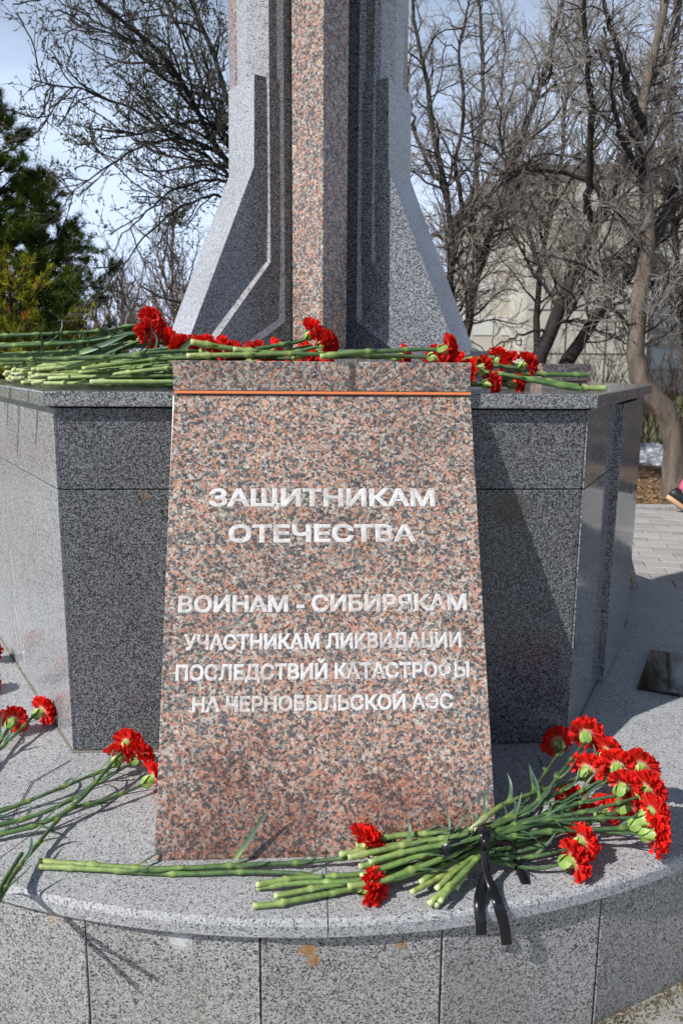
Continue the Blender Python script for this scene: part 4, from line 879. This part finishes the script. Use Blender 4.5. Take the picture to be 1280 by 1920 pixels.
def merge(parts):
    V = []; Fq = []; k = 0
    for v, f in parts: V.append(v); Fq.append(f + k); k += len(v)
    return np.vstack(V), np.vstack(Fq)
def tree(name, label, group, trunks, cat='tree', mat=M_bark, mtw=M_twig, cfg=None, buds=0, base=None):
    """trunks: list of (world points, radius at foot, radius at top); the first is the trunk, the rest limbs"""
    cfg = cfg or {}
    base = base if base is not None else trunks[0][0][0]
    root = empty(name, base, label, cat, group)
    P = np.stack([resample(t[0], 26) for t in trunks]); n = P.shape[1]
    P[:, 1:-1] += rng.normal(size=P[:, 1:-1].shape) * .012
    Rd = np.stack([np.linspace(t[1], t[2], n) for t in trunks]) * (1 + .06 * rng.normal(size=(len(trunks), n)))
    for i, t in enumerate(trunks):
        V, Fq = tubes(P[i:i + 1], Rd[i:i + 1], 12); put('trunk' if i == 0 else 'limb', rawmesh('trunk', V, Fq, True, origin=base), t[3] if len(t) > 3 else mat, root)
    up = cfg.get('up', .15); d1 = cfg.get('d1', 3.0); d2 = cfg.get('d2', 5.0); d3 = cfg.get('d3', 7.0); rm = cfg.get('rmin', .0035)
    B1, R1 = grow(P, Rd, 0, cfg.get('ratio', .34), .5, (25, 65), up, cfg.get('wig', .16), 9, .55, cfg.get('tmin', .3), d1, .007)
    B2, R2 = grow(B1, R1, 0, .5, .3, (25, 60), up, .2, 7, .6, .15, d2, .0036)
    B3, R3 = grow(B2, R2, 0, .55, .16, (20, 60), up, .22, 4, .65, .1, d3, rm)
    put('branches', rawmesh('branches', *tubes(B1, R1, 5), origin=base), mat, root)['kind'] = 'stuff'
    put('twigs', rawmesh('twigs', *merge([tubes(B2, R2, 3), tubes(B3, R3, 3)]), origin=base), mtw, root)['kind'] = 'stuff'
    if buds:
        f = rng.random((len(B3), buds)); f3 = f * 3; fi = np.minimum(f3.astype(int), 2); p = (B3[np.arange(len(B3))[:, None], fi] * (1 - (f3 - fi)[..., None]) + B3[np.arange(len(B3))[:, None], fi + 1] * (f3 - fi)[..., None]).reshape(-1, 3)
        tdir = np.repeat(vnorm(B3[:, -1] - B3[:, 0]), buds, axis=0); d = vnorm(tdir + rng.normal(size=tdir.shape) * .5 + [0, 0, .3]); s = vnorm(np.cross(d, rng.normal(size=d.shape))); L = rng.uniform(.02, .045, len(p))[:, None]; w_ = L * .22
        V = np.stack([p, p + d * L * .45 + s * w_, p + d * L, p + d * L * .45 - s * w_], 1).reshape(-1, 3); Fq = np.arange(len(V)).reshape(-1, 4)
        s2 = np.cross(d, s); V2 = np.stack([p, p + d * L * .45 + s2 * w_, p + d * L, p + d * L * .45 - s2 * w_], 1).reshape(-1, 3)
        put('buds', rawmesh('buds', *merge([(V, Fq), (V2, Fq)]), origin=base), M_bud, root)['kind'] = 'stuff'
    return root, len(B3)
Y = lambda x, y, d: ony(x, y, d)
def foot(p, spread=0.0): q = np.array(p); return np.array([q[0] + spread, q[1], GZ - .1])
# catkin tree behind the obelisk, reaching left
D = 9.0
tl = [([foot(Y(560, 700, D)), Y(555, 600, D), Y(520, 430, D), Y(470, 350, D), Y(415, 290, D), Y(372, 215, D - .2), Y(320, 120, D - .5), Y(230, 40, D - .8), Y(90, -60, D - 1)], .11, .02),
      ([Y(540, 520, D), Y(500, 330, D), Y(430, 190, D), Y(395, 90, D), Y(350, -20, D), Y(300, -150, D)], .07, .02),
      ([Y(520, 430, D), Y(430, 300, D), Y(330, 255, D - .4), Y(240, 200, D - .6), Y(150, 170, D - .8), Y(60, 150, D - 1)], .05, .008),
      ([Y(500, 400, D), Y(430, 330, D + .3), Y(350, 270, D + .3), Y(270, 270, D + .3), Y(190, 320, D + .3), Y(120, 370, D + .3)], .045, .007),
      ([Y(500, 400, D), Y(440, 345, D), Y(380, 340, D - .3), Y(310, 370, D - .5), Y(250, 420, D - .5), Y(215, 470, D - .5)], .035, .007),
      ([Y(470, 350, D), Y(400, 200, D + .5), Y(340, 60, D + .5), Y(290, -40, D + .5)], .05, .015),
      ([Y(420, 190, D), Y(330, 160, D), Y(230, 75, D), Y(130, 10, D), Y(40, -40, D)], .03, .006),
      ([Y(380, 60, D), Y(300, 20, D), Y(200, -40, D)], .025, .006)]
tl.append(([Y(480, 420, D), Y(420, 370, D), Y(345, 385, D - .3), Y(275, 440, D - .4), Y(225, 510, D - .4), Y(190, 570, D - .4)], .03, .006)); tl.append(([Y(430, 240, D), Y(350, 225, D - .6), Y(260, 250, D - .8), Y(170, 240, D - .9), Y(90, 215, D - .9)], .03, .006))
tl = [(p, a_ * .62, b_ * .7) for p, a_, b_ in tl]
r_, n_ = tree('catkin_tree', 'budding tree behind the obelisk with long dark limbs arching to the left', None, tl, cfg=dict(up=.10, d1=6.6, d2=9, d3=15.0, ratio=.275, tmin=.24, wig=.16, rmin=.0024), buds=3, mat=M_bark, mtw=M_twigd)
NT = [n_]
GT = 'bare trees on the lawn right of the obelisk'
bare = [
 ('bare_tree', 'bare tree with a bent grey lower trunk nearest the plaza at the right edge', 9.9,
  [([(1262, 935), (1262, 850), (1255, 800), (1240, 762), (1212, 735), (1194, 700), (1190, 650), (1196, 570), (1206, 500), (1213, 440), (1212, 380), (1204, 320), (1198, 240), (1210, 160), (1235, 60), (1250, -60)], .135, .035, 'l'),
   ([(1208, 470), (1232, 430), (1262, 370), (1290, 310), (1330, 220)], .085, .03), ([(1210, 250), (1180, 180), (1165, 120), (1140, 40), (1120, -60)], .05, .015), ([(1204, 330), (1180, 290), (1150, 210), (1145, 130), (1130, 50)], .035, .01), ([(1200, 520), (1240, 560), (1300, 610)], .02, .008)]),
 ('bare_tree', 'dark trunked bare tree leaning right, the nearest one left of the bent trunk', 10.6,
  [([(1000, 720), (1012, 664), (1050, 580), (1082, 500), (1112, 425), (1140, 370), (1165, 300), (1190, 220), (1225, 140), (1262, 50), (1290, -60)], .115, .03),
   ([(1030, 620), (1000, 620), (950, 640), (905, 660)], .02, .006), ([(1112, 425), (1100, 380), (1105, 300), (1108, 200), (1098, 100), (1092, -20)], .05, .02), ([(1028, 612), (1080, 600), (1130, 625), (1190, 650)], .025, .007), ([(1140, 370), (1080, 330), (1000, 320), (900, 325), (790, 300)], .03, .006)]),
 ('bare_tree', 'bare tree leaning right behind the dark one, its thick trunk crossing low', 11.6,
  [([(1040, 730), (1075, 660), (1120, 590), (1165, 530), (1200, 480), (1235, 430), (1270, 380), (1310, 300), (1350, 200), (1400, 60)], .105, .04),
   ([(1200, 480), (1215, 400), (1210, 300), (1230, 200), (1250, 90), (1275, -30)], .045, .015), ([(1120, 590), (1180, 560), (1250, 570), (1330, 560)], .02, .007)]),
 ('bare_tree', 'slender bare tree whose brown trunk leans over beside the right wing of the obelisk', 12.0,
  [([(850, 730), (870, 640), (886, 560), (900, 490), (925, 420), (948, 350), (975, 270), (1000, 190), (1025, 110), (1050, 20), (1075, -80)], .075, .025),
   ([(900, 490), (880, 420), (890, 330), (900, 240), (905, 150), (900, 50), (890, -50)], .05, .018), ([(948, 350), (990, 300), (1050, 290), (1120, 310)], .025, .007)]),
 ('bare_tree', 'bare tree growing directly behind the right wing of the obelisk', 11.0,
  [([(820, 740), (835, 600), (850, 480), (835, 360), (815, 260), (800, 160), (780, 60), (770, -50)], .06, .02),
   ([(850, 480), (865, 400), (855, 300), (870, 200), (860, 100), (880, 0)], .035, .012), ([(835, 360), (790, 280), (770, 200), (760, 100)], .03, .01), ([(850, 430), (905, 380), (960, 330), (1030, 300)], .022, .006)]),
 ('bare_tree', 'bare tree far behind the leaning ones, mostly hidden by their twigs', 14.5,
  [([(1010, 740), (1005, 600), (1012, 500), (1030, 400), (1050, 300), (1060, 200), (1080, 90), (1090, -40)], .07, .02),
   ([(1012, 500), (980, 400), (960, 300), (940, 200), (945, 80), (930, -30)], .04, .012), ([(1030, 400), (1080, 320), (1130, 250), (1160, 150)], .035, .01)]),
 ('bare_tree', 'bare tree at the far right edge behind the forked grey trunk', 14.0,
  [([(1290, 760), (1285, 640), (1270, 520), (1262, 400), (1250, 280), (1256, 160), (1270, 40), (1280, -60)], .08, .02),
   ([(1270, 520), (1310, 420), (1340, 300), (1360, 150)], .04, .012), ([(1262, 400), (1220, 320), (1190, 220), (1170, 120)], .03, .01)]),
]
for i, (nm, lab, D, tr) in enumerate(bare):
    T_ = []
    for j, t in enumerate(tr):
        jit = rng.uniform(-.35, .35, 1)[0] if j else 0
        pts = [Y(x, y, D + jit * q) for q, (x, y) in enumerate(t[0])] if j else [Y(x, y, D) for (x, y) in t[0]]
        if j == 0: pts = [foot(pts[0])] + [p for p in pts if p[2] > GZ + .05]
        T_.append((pts, t[1] * 1.1, t[2], M_barkl if len(t) > 3 else M_bark))
    r_, n_ = tree(nm, lab, GT, T_, cfg=dict(up=.06, d1=6.8, d2=10, d3=17.0, ratio=.24, tmin=.31, wig=.22, rmin=.0021), mtw=[M_twigg, M_twig, M_twig, M_twigg, M_twig, M_twigg, M_twig][i]); NT.append(n_)
# the same kind of trees goes on to the right of the frame; the polished right faces mirror them
src = [o for o in list(col.objects) if o.name.startswith('bare_tree') and o.parent is None]
for i, (x, y) in enumerate([(7.5, 8.5), (9.5, 5.0), (8.0, 11.5), (12.0, 8.0), (13.0, 3.0), (10.5, -1.5), (15.0, 11.0)]):
    s0 = src[i % 4 + 1]; r_ = s0.copy(); col.objects.link(r_); r_.location = (x, y, GZ - .1); r_.rotation_euler = (0, 0, 1.3 * i + .5)
    r_['label'] = 'bare tree beyond the right edge of the photo, mirrored in the polished granite'; r_['group'] = 'bare trees outside the right edge'
    for ch in list(s0.children): c_o = ch.copy(); col.objects.link(c_o); c_o.parent = r_
# thickets: many thin stems from the ground
def thicket(name, label, group, x0, x1, d, h, n, mat=M_shrub, cat='shrub'):
    a = Y(x0, 700, d); b_ = Y(x1, 700, d); base = foot((a + b_) / 2); root = empty(name, base, label, cat, group)
    P = np.empty((n, 7, 3)); P[:, 0, 0] = rng.uniform(a[0], b_[0], n); P[:, 0, 1] = d + rng.normal(0, .5, n); P[:, 0, 2] = GZ - .1
    dd = vnorm(np.stack([rng.normal(0, .22, n), rng.normal(0, .18, n), np.ones(n)], 1)); hh_ = h * rng.uniform(.45, 1.1, n)
    for i in range(1, 7): dd = vnorm(dd + rng.normal(size=dd.shape) * .07); P[:, i] = P[:, i - 1] + dd * (hh_ / 6)[:, None]
    Rd = rng.uniform(.008, .018, n)[:, None] * np.linspace(1, .3, 7)[None]
    B2, R2 = grow(P, Rd, 0, .4, .3, (18, 45), .25, .12, 5, .6, .2, 6, .004); B3, R3 = grow(B2, R2, 0, .5, .15, (20, 50), .15, .2, 4, .7, .1, 8, .0032)
    put('stems', rawmesh('stems', *tubes(P, Rd, 4), origin=base), mat, root); put('twigs', rawmesh('twigs', *merge([tubes(B2, R2, 3), tubes(B3, R3, 3)]), origin=base), mat, root)['kind'] = 'stuff'; NT.append(len(B3))
thicket('bare_shrub', 'brown leafless thicket between the conifers and the left wing of the obelisk', 'brown thickets on the lawn', 200, 420, 16, 3.0, 110)
thicket('bare_shrub', 'brown leafless thicket left of centre, low behind the yellow green shrub', 'brown thickets on the lawn', 60, 300, 20, 2.2, 90)
thicket('bare_shrub', 'brown leafless thicket just right of the obelisk before the pale building', 'brown thickets on the lawn', 870, 1080, 15.5, 1.9, 120)
thicket('bare_shrub', 'brown leafless thicket under the leaning trunks at the right edge', 'brown thickets on the lawn', 1060, 1300, 16.5, 1.8, 120)
thicket('bare_shrub', 'brown leafless hedge beyond the right edge of the photo, nearer one, mirrored in the granite', 'hedges outside the right edge', 1420, 2100, 12.5, 2.6, 150)
thicket('bare_shrub', 'brown leafless hedge beyond the right edge of the photo, farther one, mirrored in the granite', 'hedges outside the right edge', 1330, 2300, 17, 3.2, 150)
# tall pale far trees left
for i, (x, d, h, lab) in enumerate([(330, 24, 6.4, 'tall hazy bare tree behind the thicket, close to the left wing of the obelisk'), (235, 26, 5.2, 'tall hazy bare tree behind the thicket, halfway to the conifers'), (185, 25, 4.2, 'hazy bare tree right behind the lower boughs of the dark conifer')]):
    b_ = Y(x, 700, d); f_ = foot(b_); tops = [f_ + np.array([dx, dy, h * q]) for dx, dy, q in ((0, 0, 0), (.05, 0, .3), (-.05, .1, .6), (.1, 0, 1))]
    T_ = [(tops, .09, .015)] + [([tops[1] + np.array([0, 0, q]), tops[1] + np.array([sx * .5, 0, q + .9]), tops[1] + np.array([sx * .9, 0, q + 2.1])], .04, .01) for q, sx in ((.2, 1), (.5, -1), (1.2, .8), (1.5, -.7))]
    r_, n_ = tree('hazy_tree', lab, 'tall bare trees behind the left thicket', T_, mat=M_shrub, mtw=M_shrub, cfg=dict(up=.3, d1=6, d2=7, d3=8, ratio=.33, rmin=.005)); NT.append(n_)

# ---- conifers
def needle_mat(name, c0, c1):
    m, nt, b = newmat(name); g = N(nt, 'ShaderNodeNewGeometry'); nz = N(nt, 'ShaderNodeTexNoise', i_Scale=2.2, i_Detail=5.0); nt.links.new(g.outputs['Position'], nz.inputs['Vector'])
    r = ramp(nt, [(.35, c0), (.62, c1)]); nt.links.new(nz.outputs[0], r.inputs[0]); nt.links.new(r.outputs[0], b.inputs['Base Color']); b.inputs['Roughness'].default_value = 1; b.inputs['Specular IOR Level'].default_value = .1; return m
M_need = needle_mat('dark pine needles', (.03, .055, .010), (.095, .145, .022))
M_yel = needle_mat('yellow green thuja', (.11, .12, .010), (.30, .29, .03))
M_ora = needle_mat('orange dry sprays', (.35, .12, .02), (.5, .2, .03))
def tufts(C, Dr, L, w_, k):                  # needle tufts: k thin triangles each
    n = len(C); d = vnorm(np.repeat(Dr, k, 0) + rng.normal(size=(n * k, 3)) * .62); s = vnorm(np.cross(d, rng.normal(size=d.shape))) * w_; p = np.repeat(C, k, 0) + rng.normal(size=(n * k, 3)) * L * .12; l = np.repeat(L * rng.uniform(.6, 1.2, n), k)[:, None]
    V = np.stack([p - s, p + s, p + d * l], 1).reshape(-1, 3); return V, np.arange(len(V)).reshape(-1, 3)
def conifer(name, label, group, x, d, top_y, rad, whorls, tw, mat, k=16, L=.13, w_=.006, droop=-.05, r0=.1, seed=1):
    base = foot(Y(x, 700, d)); top = Y(x, top_y, d); h = top[2] - GZ; root = empty(name, base, label, 'tree', group)
    V, Fq = tubes(resample([base, base + [0.03, 0, h * .5], [base[0], base[1], GZ + h]], 12)[None], np.linspace(r0, .012, 12)[None], 8); put('trunk', rawmesh('trunk', V, Fq, True, origin=base), M_bark, root)
    PB = []; 
    for q in range(whorls):
        f = (q + .5) / whorls; z = h * (.06 + .94 * f); R_ = rad * (1 - f) ** .8 * (1 + .25 * math.sin(q * 2.1)) + .12; n = int(6 + 5 * (1 - f))
        for j in range(n):
            a = 2 * math.pi * (j + rng.random()) / n; ln_ = R_ * rng.uniform(.55, 1.15); up = .35 * f + droop + rng.uniform(-.08, .12)
            o = base + np.array([0, 0, z + .1]); dv = np.array([math.cos(a), math.sin(a), 0]); PB.append([o + dv * ln_ * t + np.array([0, 0, ln_ * (up * t + .30 * t * t * (.5 + f))]) for t in (0, .3, .55, .8, 1)])
    P = np.array(PB); Rd = np.tile(np.linspace(.02, .006, 5), (len(P), 1)); put('boughs', rawmesh('boughs', *tubes(P, Rd, 4), origin=base), M_bark, root)
    B2, R2 = grow(P, Rd, 0, .38, .14, (25, 60), .12, .1, 4, .6, .2, tw, .003)
    allp = np.concatenate([B2[:, 1:].reshape(-1, 3), P[:, 2:].reshape(-1, 3)]); dr = np.concatenate([np.repeat(vnorm(B2[:, -1] - B2[:, 0]), 3, 0), np.repeat(vnorm(P[:, -1] - P[:, 0]), 3, 0)])
    put('needles', rawmesh('needles', *tufts(allp, vnorm(dr + [0, 0, .35]), L, w_, k), origin=base), mat, root)['kind'] = 'stuff'; NT.append(len(allp) * k); return root, allp
conifer('pine_tree', 'dark green conifer at the left edge, its ragged tip pointing at the sky', 'conifers left of the monument', 8, 12.5, 170, 1.85, 20, 7, M_need, k=34, L=.15, w_=.006)
conifer('pine_tree', 'lower dark conifer bough mass just right of the tall one, above the yellow shrub', 'conifers left of the monument', 95, 13.5, 330, 1.35, 14, 7, M_need, k=30, L=.15, w_=.006)
r_, ap = conifer('thuja_shrub', 'yellow green evergreen shrub with orange tips at the lower left', None, 30, 9.0, 520, .85, 13, 7, M_yel, k=14, L=.085, w_=.006, r0=.04, droop=.5)
r_['category'] = 'shrub'
sel = ap[(ap[:, 2] > 1.55)]; sel = sel[rng.random(len(sel)) < .07]
if len(sel): put('orange_sprays', rawmesh('orange_sprays', *tufts(sel + [0, 0, .03], np.tile([0, 0, 1.], (len(sel), 1)), .08, .008, 9), origin=r_.location), M_ora, r_)['kind'] = 'stuff'
r_, ap = conifer('thuja_shrub', 'smaller yellow green evergreen shrub right of the one with orange tips', None, 148, 9.6, 600, .45, 8, 7, M_yel, k=12, L=.08, w_=.006, r0=.03, droop=.5); r_['category'] = 'shrub'
r_, ap = conifer('thuja_shrub', 'yellow green evergreen shrub at the very left edge of the photo', None, -60, 8.6, 540, .7, 10, 7, M_yel, k=12, L=.085, w_=.006, r0=.03, droop=.5); r_['category'] = 'shrub'

# ---- apartment building behind the trees on the right
M_wall, nt, b = newmat('pale plaster'); b.inputs['Roughness'].default_value = .9
g = N(nt, 'ShaderNodeNewGeometry'); nz = N(nt, 'ShaderNodeTexNoise', i_Scale=.5, i_Detail=6.0); nt.links.new(g.outputs['Position'], nz.inputs['Vector']); r = ramp(nt, [(.3, (.41, .38, .33)), (.7, (.48, .45, .39))]); nt.links.new(nz.outputs[0], r.inputs[0]); nt.links.new(r.outputs[0], b.inputs['Base Color'])
M_wh, nt, b = newmat('white window frame'); b.inputs['Base Color'].default_value = (.52, .52, .50, 1)
M_glass, nt, b = newmat('dark window glass'); b.inputs['Base Color'].default_value = (.05, .07, .09, 1); b.inputs['Roughness'].default_value = .08
M_roof, nt, b = newmat('dark roof edge'); b.inputs['Base Color'].default_value = (.10, .09, .085, 1); b.inputs['Roughness'].default_value = .8
def box(name, x0, x1, y0, y1, z0, z1, mat, parent, bev=0): return prism(name, [(x0, y0), (x1, y0), (x1, y1), (x0, y1)], z0, z1, mat, parent, bev)
def building(label, xl, xr, d, top_y, depth, cols, rows, xoff):
    a = Y(xl, 600, d); c = Y(xr, 600, d); top = Y((xl + xr) / 2, top_y, d)[2]
    root = empty('apartment_building', ((a[0] + c[0]) / 2, d, GZ), label, 'building', None)
    box('wall', a[0], c[0], d, d + depth, GZ - .5, top, M_wall, root)
    box('roof', a[0] - .3, c[0] + .3, d - .3, d + depth + .3, top + .004, top + .35, M_roof, root)
    fh = (top - GZ - .8) / rows
    for rI in range(1, rows): box('panel_seam', a[0] + .002, c[0] - .002, d - .03, d + .01, GZ + .8 + fh * rI - .04, GZ + .8 + fh * rI + .04, M_roof if False else M_wh, root) if cols > 0 and xoff == 2 else None
    for ci in range(cols):
        wx = a[0] + (c[0] - a[0]) * (ci + .5) / cols
        for rI in range(rows):
            z = GZ + .8 + fh * (rI + .28); w_ = .55
            f = box('window', wx - w_, wx + w_, d - .05, d + .06, z, z + fh * .55, M_wh, root)
            for sx in (-1, 1):
                p0 = wx + sx * .26
                prism('pane', [(p0 - .22, d - .075), (p0 + .22, d - .075), (p0 + .22, d - .052), (p0 - .22, d - .052)], z + .08, z + fh * .55 - .08, M_glass, f, 0)
    return root
b1 = building('pale beige apartment block seen between the bare trees right of the obelisk', 985, 1215, 42, 325, 10, 0, 5, 0)
a = Y(985, 600, 42); c = Y(1215, 600, 42); top = Y(1100, 325, 42)[2]
fh = (top - GZ) / 5
for rI in range(1, 5):
    zc = GZ + fh * rI; box('seam', a[0] + .1, c[0] - .1, 41.97, 42.02, zc - .03, zc + .03, M_roof, b1)
for u in (.33, .66):
    xc = a[0] + (c[0] - a[0]) * u; box('seam', xc - .03, xc + .03, 41.965, 42.02, GZ, top - .1, M_roof, b1)
building('pale block wing with windows left of the blank gable', 880, 983, 46, 380, 10, 2, 5, 1)
building('pale apartment block with white windows at the right edge of the photo', 1222, 1420, 50, 285, 10, 5, 6, 1)
# snow bank
M_snow, nt, b = newmat('dirty snow'); nz = N(nt, 'ShaderNodeTexNoise', i_Scale=9.0, i_Detail=7.0, i_Roughness=.75); r = ramp(nt, [(.38, (.22, .21, .20)), (.55, (.72, .75, .80))]); g = N(nt, 'ShaderNodeNewGeometry'); nt.links.new(g.outputs['Position'], nz.inputs['Vector']); nt.links.new(nz.outputs[0], r.inputs[0]); nt.links.new(r.outputs[0], b.inputs['Base Color']); b.inputs['Roughness'].default_value = .8
V = []; nx, ny = 60, 10; A0 = onz(1150, 868, GZ); B0 = onz(1330, 868, GZ)
for i in range(nx + 1):
    for j in range(ny + 1):
        u, v = i / nx, j / ny; hgt = .34 * math.sin(math.pi * v) ** .6 * min(1, 6 * u, 6 * (1 - u)) * rng.uniform(.8, 1.1)
        V.append((A0[0] + (B0[0] - A0[0]) * u, A0[1] - .2 + v * 1.1 + .1 * math.sin(u * 9), GZ - .03 + hgt))
Fq = np.array([(i * (ny + 1) + j, (i + 1) * (ny + 1) + j, (i + 1) * (ny + 1) + j + 1, i * (ny + 1) + j + 1) for i in range(nx) for j in range(ny)])
sn = put('snow_bank', rawmesh('snow_bank', V, Fq, True), M_snow); tag(sn, 'low bank of dirty melting snow on the lawn behind the bent trunk', 'snow', kind='stuff')
# dry leaves on the soil strip
n = 9000; x = rng.uniform(1.5, 5.2, n); y = rng.uniform(EDGE + .2, 13.5, n); t = rng.uniform(0, 6.28, n); s_l = rng.uniform(.012, .035, n)
c3 = np.stack([x, y, np.full(n, GZ + .012) + rng.uniform(0, .02, n)], 1); d = np.stack([np.cos(t), np.sin(t), rng.uniform(-.4, .5, n)], 1) * s_l[:, None]; e = np.stack([-np.sin(t), np.cos(t), rng.uniform(-.3, .3, n)], 1) * s_l[:, None] * .5
V = np.stack([c3 - d, c3 + e, c3 + d, c3 - e], 1).reshape(-1, 3)
M_lf = needle_mat('dry leaves', (.12, .07, .035), (.36, .23, .12))
tag(put('dry_leaves', rawmesh('dry_leaves', V, np.arange(len(V)).reshape(-1, 4)), M_lf), 'brown dry leaves scattered over the soil behind the plaza kerb', 'leaves', kind='stuff')

# ================================================================== person walking at the right edge
M_pk, nt, b = newmat('pink trousers'); b.inputs['Base Color'].default_value = (.55, .10, .20, 1); b.inputs['Roughness'].default_value = .85
M_jk, nt, b = newmat('dark red jacket'); b.inputs['Base Color'].default_value = (.16, .02, .03, 1); b.inputs['Roughness'].default_value = .8
M_skin, nt, b = newmat('skin'); b.inputs['Base Color'].default_value = (.55, .34, .25, 1); b.inputs['Roughness'].default_value = .55
M_hair, nt, b = newmat('brown hair'); b.inputs['Base Color'].default_value = (.06, .035, .02, 1)
M_shoe, nt, b = newmat('black shoe'); b.inputs['Base Color'].default_value = (.012, .012, .014, 1); b.inputs['Roughness'].default_value = .5
M_sole, nt, b = newmat('tan rubber sole'); b.inputs['Base Color'].default_value = (.55, .33, .20, 1)
sh = onz(1240, 960, GZ)                       # where the trailing shoe touches the kerb edge of the plaza
pr = empty('person', sh + np.array([.3, 0, 0]), 'person in pink trousers and black shoes walking out of the right edge of the photo', 'person')
def skin_body(name, joints, edges, radii, mat, sub=2):
    me = bpy.data.meshes.new(name); bm = bmesh.new(); lay_ = bm.verts.layers.skin.verify(); vs = [bm.verts.new(tuple(np.array(j) - np.array(pr.location))) for j in joints]
    for a_, b_ in edges: bm.edges.new((vs[a_], vs[b_]))
    for i, v in enumerate(vs): v[lay_].radius = (radii[i], radii[i]); v[lay_].use_root = (i == 0)
    bm.to_mesh(me); bm.free(); o = bpy.data.objects.new(name, me); col.objects.link(o)
    o.modifiers.new('s', 'SKIN'); m2 = o.modifiers.new('u', 'SUBSURF'); m2.levels = sub; m2.render_levels = sub
    bpy.context.view_layer.update(); ev = o.evaluated_get(bpy.context.evaluated_depsgraph_get()); m3 = bpy.data.meshes.new_from_object(ev); bpy.data.objects.remove(o)
    m3.polygons.foreach_set('use_smooth', np.ones(len(m3.polygons), bool)); return put(name, m3, mat, pr)
k_ = 1.45                                     # the scene is built about 1.45 times life size, like the flowers
def PP(x, y, z): return np.array([sh[0] + .05 + x * k_, sh[1] + .05 + y * k_, GZ + z * k_])
# body (torso, head, arms, legs); walking to the right, trailing leg on the left
J = [PP(.42, 0, .88), PP(.44, 0, 1.08), PP(.47, 0, 1.30), PP(.485, 0, 1.42), PP(.50, 0, 1.50), PP(.52, 0, 1.60), PP(.53, 0, 1.70),
     PP(.47, -.17, 1.36), PP(.38, -.21, 1.10), PP(.46, -.20, .88), PP(.47, .17, 1.36), PP(.56, .21, 1.11), PP(.68, .2, .92),
     PP(.41, -.09, .84), PP(.30, -.10, .47), PP(.07, -.10, .13), PP(.44, .09, .84), PP(.60, .10, .48), PP(.68, .10, .09)]
E_ = [(0, 1), (1, 2), (2, 3), (3, 4), (4, 5), (5, 6), (2, 7), (7, 8), (8, 9), (2, 10), (10, 11), (11, 12), (0, 13), (13, 14), (14, 15), (0, 16), (16, 17), (17, 18)]
Rr = [.13, .12, .13, .055, .055, .095, .06, .055, .042, .032, .055, .042, .032, .09, .058, .042, .09, .058, .042]
skin_body('body', J, E_, [r * k_ for r in Rr], M_skin)
skin_body('trousers', [PP(.42, 0, .90), PP(.41, -.09, .82), PP(.30, -.10, .47), PP(.085, -.10, .15), PP(.44, .09, .82), PP(.60, .10, .48), PP(.68, .10, .12)], [(0, 1), (1, 2), (2, 3), (0, 4), (4, 5), (5, 6)], [r * k_ for r in (.15, .115, .082, .07, .115, .082, .07)], M_pk)
skin_body('jacket', [PP(.43, 0, .95), PP(.44, 0, 1.12), PP(.47, 0, 1.33), PP(.47, -.18, 1.36), PP(.38, -.22, 1.10), PP(.45, -.205, .92), PP(.47, .18, 1.36), PP(.56, .22, 1.11), PP(.66, .205, .95)], [(0, 1), (1, 2), (2, 3), (3, 4), (4, 5), (2, 6), (6, 7), (7, 8)], [r * k_ for r in (.165, .155, .15, .075, .062, .05, .075, .062, .05)], M_jk)
skin_body('hair', [PP(.50, 0, 1.60), PP(.50, 0, 1.70), PP(.53, 0, 1.76)], [(0, 1), (1, 2)], [r * k_ for r in (.085, .105, .07)], M_hair)
for (hx, hy, hz, sg) in ((.46, -.20, .88, -1), (.70, .2, .90, 1)):
    for f in range(5):
        a0_ = PP(hx + (f - 2) * .016, hy, hz - (.05 if f else .02)); dv = np.array([(f - 2) * .004 + .01, 0, -[.03, .045, .05, .045, .035][f]]) * k_
        skin_body('finger', [a0_ + [0, 0, .05 * k_], a0_, a0_ + dv, a0_ + dv * 1.7 + [.006, 0, 0]], [(0, 1), (1, 2), (2, 3)], [.012 * k_, .010 * k_, .009 * k_, .007 * k_], M_skin, 1)
for (hx, hy, tilt, hz) in ((.05, -.10, -35, .10), (.70, .10, 12, .05)):
    ct, st = math.cos(R(tilt)), math.sin(R(tilt))
    for nm, mt, zz0, zz1, grow_ in (('shoe', M_shoe, 0.0, .085, 0), ('sole', M_sole, -.03, 0.0, .008)):
        V = []; Fq = []; n = 18
        for lv, (zz, sc) in enumerate(((zz0, 1.0), (zz0 + (zz1 - zz0) * .5, .98), (zz1, .70 if nm == 'shoe' else 1.0))):
            for i in range(n):
                a = 2 * math.pi * i / n; lx = .145 * math.cos(a) * sc + .05 + (-.02 if lv == 2 and nm == 'shoe' else 0); ly = (.052 + .006 * math.cos(a)) * math.sin(a) * sc * (1 + grow_ * 8)
                z_ = zz - (.035 * max(0, math.cos(a)) if lv == 2 and nm == 'shoe' else 0)
                V.append(PP(hx + lx * ct - z_ * -st * -1, hy + ly, hz + lx * st + z_ * ct))
        for lv in range(2):
            for i in range(n): Fq.append((lv * n + i, lv * n + (i + 1) % n, (lv + 1) * n + (i + 1) % n, (lv + 1) * n + i))
        Fq.append(tuple(range(n))[::-1]); Fq.append(tuple(2 * n + i for i in range(n)))
        put(nm, rawmesh(nm, V, Fq, True, origin=pr.location), mt, pr)
